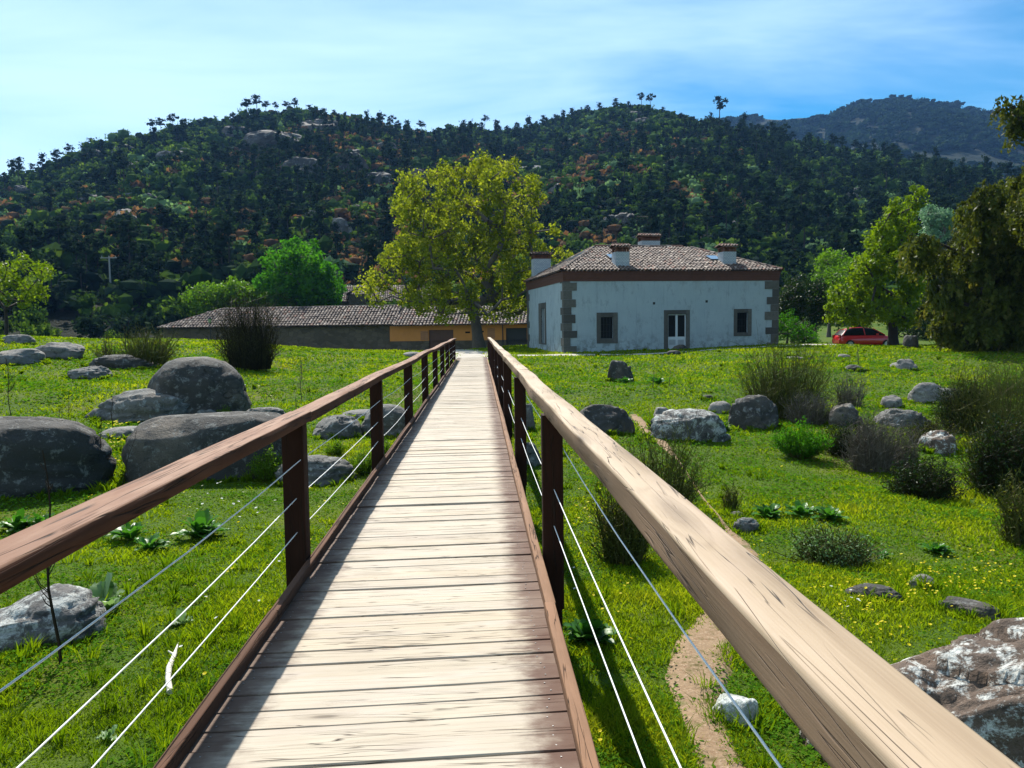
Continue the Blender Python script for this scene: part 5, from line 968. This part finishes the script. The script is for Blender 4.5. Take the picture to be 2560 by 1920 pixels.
def bushlet(x0, x1, top, basey, label, seed, n, mat='leaf_bright', ls=.035):
    rg = np.random.default_rng(seed); g, Z = G((x0+x1)/2, basey); w = (x1-x0)*Z*S/F; h = (basey-top)*Z*S/F; st = MB(); m = MB()
    for k in range(n):
        a = rg.random()*6.283; q = math.sqrt(rg.random()); e = g+np.array([math.cos(a)*q*w*.5, math.sin(a)*q*w*.4, h*(1-.5*q)*rg.uniform(.6, 1.05)]); b = g+(e-g)*np.array([.3, .3, 0]); mid = (b+e)/2+rg.standard_normal(3)*.02; st.tube([b, mid, e], [.004, .003, .002], 3, 0, False, rg.random())
        f = rg.uniform(.25, 1.05, 24)[:, None]; C = b+(e-b)*f+rg.standard_normal((24, 3))*.025; leaves(m, C, ls, rg, 0, .42, .9)
    r_ = thing('leafy_bush', label, 'bush', tuple(g)); st.build('stems', M['twig_olive'], r_, g); m.build('foliage', M[mat], r_, g)
bushlet(535,640,955,1040,'fresh green leafy bush left of the first left post',1,170); bushlet(745,838,960,1025,'fresh green leafy bush right of the first left post',2,120); bushlet(700,752,945,985,'small green bush between the rocks past the first post',3,60); bushlet(470,500,870,905,'bright green sprig at the foot of the tallest boulder',4,30)
bushlet(1660,1800,900,990,'dark green leafy patch in front of the largest broom',5,260,'leaf_green',.05); bushlet(1560,1660,880,920,'green leaves around the dark smooth boulder',6,90,'leaf_bright',.05); bushlet(2120,2240,790,850,'bright green bush at the right edge under the drooping tree',7,160,'leaf_bright',.06); bushlet(810,850,940,990,'small green bush beside the second left post',8,40)
def stalk(x, top, basey, label, seed, lean=0.0, br=14, sp=.16, thick=.0055, mat='stalk', group=None):
    rg = np.random.default_rng(seed); g, Z = G(x, basey); h = (basey-top)*Z*S/F; lx_ = lean*Z*S/F; m = MB(); k = 9; pts = [g+np.array([lx_*f+.012*h*math.sin(f*9+seed), .01*h*math.cos(f*7), h*f-.03]) for f in np.linspace(0, 1, k)]; r_ = max(thick, Z*.00045); m.tube(pts, np.linspace(r_*1.3, r_*.4, k), 5, 0, False, .3); P_ = np.array(pts)
    for i in range(br):
        f = rg.uniform(.25, .97); p_ = np.array([np.interp(f*(k-1), np.arange(k), P_[:, q]) for q in range(3)]); a = rg.random()*6.28; L = h*sp*(1.15-f)*rg.uniform(.6, 1.3); d = np.array([math.cos(a)*.6, math.sin(a)*.6, 1.0])*L; m.tube([p_, p_+d*np.array([.6, .6, .4]), p_+d], [r_*.5, r_*.4, r_*.25], 3, 0, False, rg.random())
        C = p_+d*rg.uniform(.3, 1, (5, 1))+rg.standard_normal((5, 3))*.008; leaves(m, C, max(.012, Z*.0011), rg, 0, .5)
    tag(m.build('dry_stalk', M[mat], None, tuple(g)), label, 'stalk', group or 'dry stalks in the left meadow')
stalk(124,960,1440,'tallest dark dry stalk crossing behind the brown handrail',1,-3,20,.12,.009); stalk(22,770,900,'dry stalk in front of the meadow at the far left edge',2,0,26,.25); stalk(133,880,1030,'branched dry stalk before the huge left boulder, left one',3,4,30,.3); stalk(158,850,1040,'thin dry stalk before the huge left boulder, middle one',4,0,26,.25); stalk(222,900,1050,'dry stalk at the right end of the huge left boulder',5,3,26,.25)
stalk(258,925,1060,'slanting dry stalk leaning towards the long dark block',6,42,5,.12); stalk(243,850,930,'thin stalk between the huge boulder and the sloping boulder',7,2,12,.2); stalk(650,770,862,'brown seed stalk standing in the sunny grass by the railing',8,4,30,.18,mat='twig_grey'); stalk(640,855,888,'short seed stalk above the brown handrail',9,0,14,.2,mat='twig_grey'); stalk(272,700,760,'small stalk beside the thin broom bush',10,0,12,.2)
stalk(508,770,800,'dark stalk left beside the tall dark broom',11,-6,8,.2); stalk(232,720,790,'dark stalk left of the small sparse broom',12,0,14,.25); stalk(1445,795,835,'thin stalk on the lawn in front of the door',13,4,5,.1,mat='twig_grey',group='thin stalks on the lawn'); stalk(1410,800,838,'thin leaning stalk right of the stump shaped rock',14,3,5,.1,mat='twig_grey',group='thin stalks on the lawn'); stalk(1855,745,790,'thin stalk standing just below the red car',15,-4,10,.2,mat='twig_grey',group='thin stalks on the lawn')
stalk(860,765,800,'thin brown stalk behind the left railing near its third post',16,0,10,.2,mat='twig_grey'); stalk(880,770,810,'second thin brown stalk behind the left railing',17,2,10,.2,mat='twig_grey')
# bleached dead branch in the grass
g, Z = G(368, 1505); a = G(366, 1455)[0]; b = G(386, 1408)[0]; m = MB(); m.tube([g+np.array([0, 0, .02]), (g+a)/2+np.array([-.01, 0, .035]), a+np.array([0, 0, .04]), (a+b)/2+np.array([.004, 0, .05]), b+np.array([0, 0, .06])], [.020, .017, .019, .014, .004], 8); q = (a+b)/2
m.tube([q+np.array([0, 0, .05]), q+np.array([-.045, .02, .07])], [.01, .004], 6); tag(m.build('dead_branch', M['dead'], None, tuple(g), True), 'bleached white broken branch lying in the grass below the left wires', 'branch')
# ------------------------------------------------------------------ grass and flowers
SK = [(np.array(trail_pts), np.array(trail_w)), (np.array(tr_pts, float), np.array([1.6,1.6,1.3,1.1,.9,1.0,1.1,1.1,1.1])), (np.array([(-.4,40.0),(-.4,46),(-1.5,52),(-3.5,60)]), np.array([1.9,2.4,2.8,3.0]))]
def off_path(x, y, j):
    ok = np.ones(len(x), bool)
    for pts, w in SK:
        for a, b, wa, wb in zip(pts[:-1], pts[1:], w[:-1], w[1:]):
            d = b-a; t_ = np.clip(((x-a[0])*d[0]+(y-a[1])*d[1])/(d@d), 0, 1); dist = np.hypot(x-a[0]-t_*d[0], y-a[1]-t_*d[1]); ok &= dist > (wa+(wb-wa)*t_)*.5*(.12+1.0*j**.6+.45*fbm(x*3, y*3, 0, 8, 3))
    return ok
rg = np.random.default_rng(5)
def grass_field(n, r0, r1, az0, az1, pw, mat, name, label, hmul=1.0):
    u = rg.random(n); r = (r0**(1-pw)+u*(r1**(1-pw)-r0**(1-pw)))**(1/(1-pw)); a = rg.uniform(az0, az1, n); x = r*np.sin(a); y = r*np.cos(a)
    k = off_path(x, y, rg.random(n)) & ~((x > -1.1) & (x < .4) & (y < 40.5)) & (r < R0); lx_, ly_ = (x-pL[0])*ca+(y-pL[1])*sa, -(x-pL[0])*sa+(y-pL[1])*ca; k &= ~((lx_ > -.1) & (lx_ < HW+.1) & (ly_ > -.1) & (ly_ < HD))
    x, y, r = x[k], y[k], r[k]; n = len(x); z = H(x, y); pn = fbm(x*.5, y*.5, 0, 71, 4); pn2 = fbm(x*3, y*3, 0, 72, 3); tall = np.clip(.42+1.0*pn+.9*pn2, .12, 1.5)*hmul
    h = (.028+.05*rg.random(n))*tall+r*.0011; w = np.maximum(.0032, r*.00085)*(.7+.6*rg.random(n)); th = rg.random(n)*6.283; ln = h*(.35+.7*rg.random(n)); la = rg.random(n)*6.283
    B = np.stack([x, y, z-.004], 1); s = np.stack([np.cos(th), np.sin(th), 0*th], 1)*w[:, None]; T = B+np.stack([np.cos(la)*ln, np.sin(la)*ln, h], 1); Md = B+(T-B)*np.array([.35, .35, .6])
    V = np.stack([B-s, B+s, Md+s*.8, T, Md-s*.8], 1).reshape(-1, 3); i = np.arange(n)*5; m = MB()
    tint = np.clip(.45+.55*pn+.25*pn2+.35*(rg.random(n)-.5), 0, 1); m.add(V, np.stack([i, i+1, i+2, i+4], 1), 0, None, np.repeat(tint, 5)); m.F[3].append(np.stack([i+4, i+2, i+3], 1)); m.M[3].append(np.zeros(n)); m.U[3].append(np.zeros((n, 3, 2)))
    tag(m.build(name, M[mat]), label, 'grass', None, 'stuff')
grass_field(620000, 1.6, 62, -.72, .80, 1.15, 'grass', 'meadow_grass', 'short spring grass covering the meadow on both sides of the bridge')
def clover(n, r0, r1, az0, az1, pw):
    u = rg.random(n); r = (r0**(1-pw)+u*(r1**(1-pw)-r0**(1-pw)))**(1/(1-pw)); a = rg.uniform(az0, az1, n); x = r*np.sin(a); y = r*np.cos(a); pn = fbm(x*1.4, y*1.4, 0, 171, 4)
    k = (pn > rg.uniform(-.25, .35, n)) & off_path(x, y, rg.random(n)) & ~((x > -1.1) & (x < .4)); x, y, r, pn = x[k], y[k], r[k], pn[k]; n = len(x); h = .012+.05*np.clip(pn+.25, 0, 1)*rg.random(n)+r*.0008
    th = rg.random(n)*6.283; L = np.maximum(.012, r*.0016)*rg.uniform(.6, 1.5, n); d = np.stack([np.cos(th)*L, np.sin(th)*L, rg.uniform(-.5, .7, n)*L], 1); q = np.stack([-np.sin(th)*L*.7, np.cos(th)*L*.7, rg.uniform(-.5, .5, n)*L], 1); C = np.stack([x, y, H(x, y)+h], 1)
    V = np.stack([C-d, C-q+d*.2, C+d, C+q+d*.2], 1).reshape(-1, 3); m = MB(); m.add(V, np.arange(4*n).reshape(n, 4), 0, None, np.repeat(np.clip(.25+.6*rg.random(n), 0, 1), 4)); tag(m.build('clover', M['clover']), 'small leafy clover and herbs among the meadow grass', 'clover', None, 'stuff')
clover(330000, 1.6, 40, -.72, .80, 1.2)
def tufts(n, r0, r1):
    m = MB(); r = r0*(r1/r0)**rg.random(n); a = rg.uniform(-.68, .76, n); x = r*np.sin(a); y = r*np.cos(a); pn = fbm(x*.35, y*.35, 0, 271, 3); k = (pn > rg.uniform(-.3, .5, n)) & off_path(x, y, rg.random(n)) & ~((x > -1.3) & (x < .6)) & (y < 60)
    x, y = x[k], y[k]
    for c_, w_, d_ in ROCKS:
        nn = int(10+22*w_); aa = rg.random(nn)*6.283; x = np.append(x, c_[0]+np.cos(aa)*w_*.52*rg.uniform(.95, 1.12, nn)); y = np.append(y, c_[1]+np.sin(aa)*d_*.52*rg.uniform(.95, 1.12, nn))
    kk = ~((x > -1.3) & (x < .6)); x, y = x[kk], y[kk]; r = np.hypot(x, y); lx_, ly_ = (x-pL[0])*ca+(y-pL[1])*sa, -(x-pL[0])*sa+(y-pL[1])*ca; k = ~((lx_ > -.3) & (lx_ < HW+.3) & (ly_ > -.3) & (ly_ < HD)); x, y, r = x[k], y[k], r[k]; z = H(x, y); nb = 26; N = len(x)
    X_ = np.repeat(x, nb); Y_ = np.repeat(y, nb); Z_ = np.repeat(z, nb); R_ = np.repeat(r, nb); hh = np.repeat(.045+.14*rg.random(N)**2, nb)*rg.uniform(.5, 1.1, N*nb); an = rg.random(N*nb)*6.283; sp = np.repeat(rg.uniform(.03, .10, N), nb)*rg.random(N*nb)
    B = np.stack([X_+np.cos(an)*sp, Y_+np.sin(an)*sp, Z_-.01], 1); w = np.maximum(.003, R_*.0008)[:, None]; th = rg.random(N*nb)*6.283; s_ = np.stack([np.cos(th), np.sin(th), 0*th], 1)*w; ln = (hh*rg.uniform(.2, .9, N*nb))[:, None]; dr_ = np.stack([np.cos(an), np.sin(an), 0*an], 1)
    T = B+dr_*ln+np.array([0, 0, 1])*hh[:, None]; Md = B+dr_*ln*.3+np.array([0, 0, .62])*hh[:, None]; V = np.stack([B-s_, B+s_, Md+s_*.8, T, Md-s_*.8], 1).reshape(-1, 3); i = np.arange(N*nb)*5
    m.add(V, np.stack([i, i+1, i+2, i+4], 1), 0, None, np.repeat(np.clip(np.repeat(rg.random(N)**1.6, nb)*.45+.25*rg.random(N*nb), 0, 1), 5)); m.F[3].append(np.stack([i+4, i+2, i+3], 1)); m.M[3].append(np.zeros(N*nb)); m.U[3].append(np.zeros((N*nb, 3, 2)))
    tag(m.build('grass_tufts', M['grass']), 'longer grass tufts standing out of the short meadow grass', 'grass', None, 'stuff')
tufts(5200, 2.2, 55)
def flowers(regs, mat, name, label, n_per, sz=.011):
    m = MB()
    for (dx, dy, sx, sy, n) in regs:
        for _ in range(n):
            px_, py_ = dx+rg.standard_normal()*sx, dy+rg.standard_normal()*sy
            if py_ < 790: continue
            r = ray(px_*S, py_*S); tt_ = np.arange(2, 45, .08); zz_ = CAM[2]+r[2]*tt_; hh = H(r[0]*tt_, r[1]*tt_, False); i = int(np.argmax(zz_ < hh)); 
            if i == 0: continue
            x, y = r[0]*tt_[i], r[1]*tt_[i]
            if -1.25 < x < .56: continue
            Z = tt_[i]; s_ = max(sz, Z*.0016)*rg.uniform(.7, 1.3); c = np.array([x, y, Hs(x, y)+rg.uniform(.05, .10)]); k = 6; an = np.arange(k)*6.283/k; tl = rg.uniform(-.4, .4, 2)
            V = [c+np.array([math.cos(q)*s_, math.sin(q)*s_, s_*(.3+tl[0]*math.cos(q)+tl[1]*math.sin(q))]) for q in an]+[c]; m.add(V, [(q, (q+1) % k, k) for q in range(k)], 0, None, rg.random())
    tag(m.build(name, M[mat]), label, 'flowers', None, 'stuff')
flowers([(2080,1260,90,30,170),(1850,1310,90,30,70),(1600,1240,60,40,24),(1290,1130,40,50,40),(1320,1250,50,80,24),(1260,1600,30,60,10),(300,910,60,12,60),(255,960,16,30,40),(400,1280,200,120,20),(700,1120,40,50,16),(1700,1000,200,60,8),(1900,1420,60,30,30),(240,1060,60,40,20),(1180,1050,20,60,10)], 'petal', 'yellow_flowers', 'tiny yellow flowers sprinkled through the meadow grass', 1)
flowers([(500,1100,70,30,30),(1230,1300,30,30,4),(1850,1330,30,15,8),(560,840,80,30,12),(430,1250,160,90,10)], 'petal_white', 'white_flowers', 'tiny white flowers in the grass', 1)
# ------------------------------------------------------------------ red car
gc, Zc = G(1870, 752); Zc = 55.0; pc = P(1866, 752, Zc); pc[2] = Hs(pc[0], pc[1])
car = thing('parked_car', 'red hatchback car parked on the grass behind the tree trunk', 'car', tuple(pc), -YAW-.05)
def loft(prof_fn, xs_, mat, mb):
    rings = [prof_fn(x) for x in xs_]; K = len(rings[0]); V = np.array(rings).reshape(-1, 3); Fq = []
    for i in range(len(xs_)-1):
        for j in range(K): j2 = (j+1) % K; Fq.append((i*K+j, i*K+j2, (i+1)*K+j2, (i+1)*K+j))
    mb.add(V, Fq, mat); 
    for e in (0, len(xs_)-1): mb.add(np.vstack([rings[e], np.mean(rings[e], 0)[None]]), [(q, (q+1) % K, K) for q in range(K)], mat)
def body_prof(x):
    top = np.interp(x, [-2.0, -1.92, -1.6, -.9, .6, 1.2, 1.75, 1.98], [.62, .92, 1.0, .98, .96, .90, .78, .58]); bot = np.interp(x, [-2, -1.8, 1.8, 2], [.38, .24, .24, .34]); w = np.interp(x, [-2, -1.8, -1, 1, 1.7, 2], [.70, .82, .85, .85, .80, .62])
    return [(x, -w*.92, bot), (x, -w, bot+.14), (x, -w, (bot+top)/2+.05), (x, -w*.93, top-.03), (x, -w*.8, top), (x, w*.8, top), (x, w*.93, top-.03), (x, w, (bot+top)/2+.05), (x, w, bot+.14), (x, w*.92, bot)]
m = MB(); loft(body_prof, [-2, -1.95, -1.85, -1.6, -1.2, -.6, 0, .6, 1.2, 1.5, 1.75, 1.9, 1.98], 0, m); m.build('body', M['red'], car, (0, 0, 0), True)
def cab(x, e=0.0):
    top = np.interp(x, [-1.85, -1.45, -1.0, -.2, .35, 1.15], [.98, 1.36, 1.45, 1.47, 1.40, .93])-e; w = np.interp(top, [.9, 1.47], [.80, .60]); return [(x, -.80, .93), (x, -w, top-.04), (x, -w*.85, top), (x, w*.85, top), (x, w, top-.04), (x, .80, .93)]
m = MB(); loft(lambda x: cab(x), [-1.85, -1.65, -1.45, -1.0, -.6, -.2, .35, .75, 1.15], 0, m); m.build('windows', M['glass_dark'], car, (0, 0, 0), True)
m = MB(); loft(lambda x: [(x, -.56, np.interp(x, [-1.5, -1.0, -.2, .4], [1.34, 1.455, 1.475, 1.395])), (x, 0, np.interp(x, [-1.5, -1.0, -.2, .4], [1.38, 1.49, 1.51, 1.43])), (x, .56, np.interp(x, [-1.5, -1.0, -.2, .4], [1.34, 1.455, 1.475, 1.395])), (x, 0, 1.33)], [-1.5, -1.25, -1, -.6, -.2, .1, .4], 0, m)
for s_ in (-1, 1):
    for xa, za, xb, zb in ((-1.80, .95, -1.46, 1.36), (-.25, .95, -.3, 1.44), (1.12, .95, .36, 1.40)): m.tube([(xa, s_*.80, za), (xb, s_*.615, zb)], .035, 6)
m.build('roof', M['red'], car, (0, 0, 0), True)
for xw in (-1.28, 1.25):
    for s_ in (-1, 1):
        m = MB(); an = np.linspace(0, 2*math.pi, 25)[:-1]; m.tube([(xw, s_*.70, .31), (xw, s_*.88, .31)], .31, 20); wh = m.build('wheel', M['tyre'], car, (0, 0, 0), True)
        m = MB(); m.tube([(xw, s_*.88, .31), (xw, s_*.895, .31)], .19, 16)
        for q in range(5): aa = q*1.2566; m.box((xw+.1*math.cos(aa), s_*.90, .31+.1*math.sin(aa)), (.16, .01, .035), 0, np.array(Matrix.Rotation(-aa, 3, 'Y')))
        m.build('rim', M['rim'], wh)
m = MB(); m.box((-1.93, -.62, .86), (.1, .24, .2)); m.build('tail_light', M['lamp_red'], car); m = MB(); m.box((-1.93, .62, .86), (.1, .24, .2)); m.build('tail_light', M['lamp_red'], car)
m = MB(); m.box((1.86, -.58, .68), (.14, .26, .13)); m.build('headlight', M['lamp_clear'], car); m = MB(); m.box((1.86, .58, .68), (.14, .26, .13)); m.build('headlight', M['lamp_clear'], car)
m = MB(); m.box((.55, -.92, 1.0), (.12, .16, .11)); m.build('mirror', M['red'], car)
# lamp post, utility pole
p0 = P(400/S*S, 760, 70); zt = P(453, 688, 70); x_, y_ = zt[0], zt[1]; zb = Hs(x_, y_); lamp = thing('street_lamp', 'old style street lamp on a dark pole before the left end of the barn roof', 'street lamp', (x_, y_, zb))
hh = zt[2]-zb; m = MB(); m.tube([(0, 0, 0), (0, 0, .6), (0, 0, hh-.45)], [.09, .05, .04], 8); m.tube([(0, 0, hh-.46), (0, 0, hh-.38)], .09, 8); m.build('pole', M['metal_dark'], lamp, (0, 0, 0), True)
m = MB(); m.tube([(0, 0, hh-.38), (0, 0, hh-.05)], [.11, .19], 6); m.build('lantern', M['glass_sky'], lamp); m = MB(); m.tube([(0, 0, hh-.05), (0, 0, hh+.16)], [.23, .02], 6); m.build('lid', M['metal_dark'], lamp)
a, r, z = hill_hit(240, 640); tp = P(240, 612, r); up_ = thing('utility_pole', 'pale utility pole with a crossarm at the foot of the left hillside', 'pole', (r*math.sin(a), r*math.cos(a), z)); hh = max(6, tp[2]-z)
m = MB(); m.tube([(0, 0, -.3), (0, 0, hh)], [.16, .11], 8); m.build('post', M['concrete'], up_, (0, 0, 0), True); m = MB(); m.box((0, -.14, hh-.3), (2.4, .1, .12))
for q in (-1.0, 0, 1.0): m.tube([(q, -.14, hh-.24), (q, -.14, hh+.02)], .05, 6)
m.build('crossarm', M['concrete'], up_)
# ------------------------------------------------------------------ haze
m = MB(); m.bx(-1500, 1900, -60, 2000, -60, 420); hz = m.build('haze', []); hz.data.materials.clear()
t = NT('haze'); v = t.n('ShaderNodeVolumePrincipled'); v.inputs['Color'].default_value = (.22, .48, 1.0, 1); v.inputs['Density'].default_value = .00010; v.inputs['Anisotropy'].default_value = .2; t.t.links.new(v.outputs[0], t.out.inputs['Volume']); hz.data.materials.append(t.m); hz['kind'] = 'stuff'; hz['label'] = 'thin blue haze filling the valley air'; hz['category'] = 'haze'
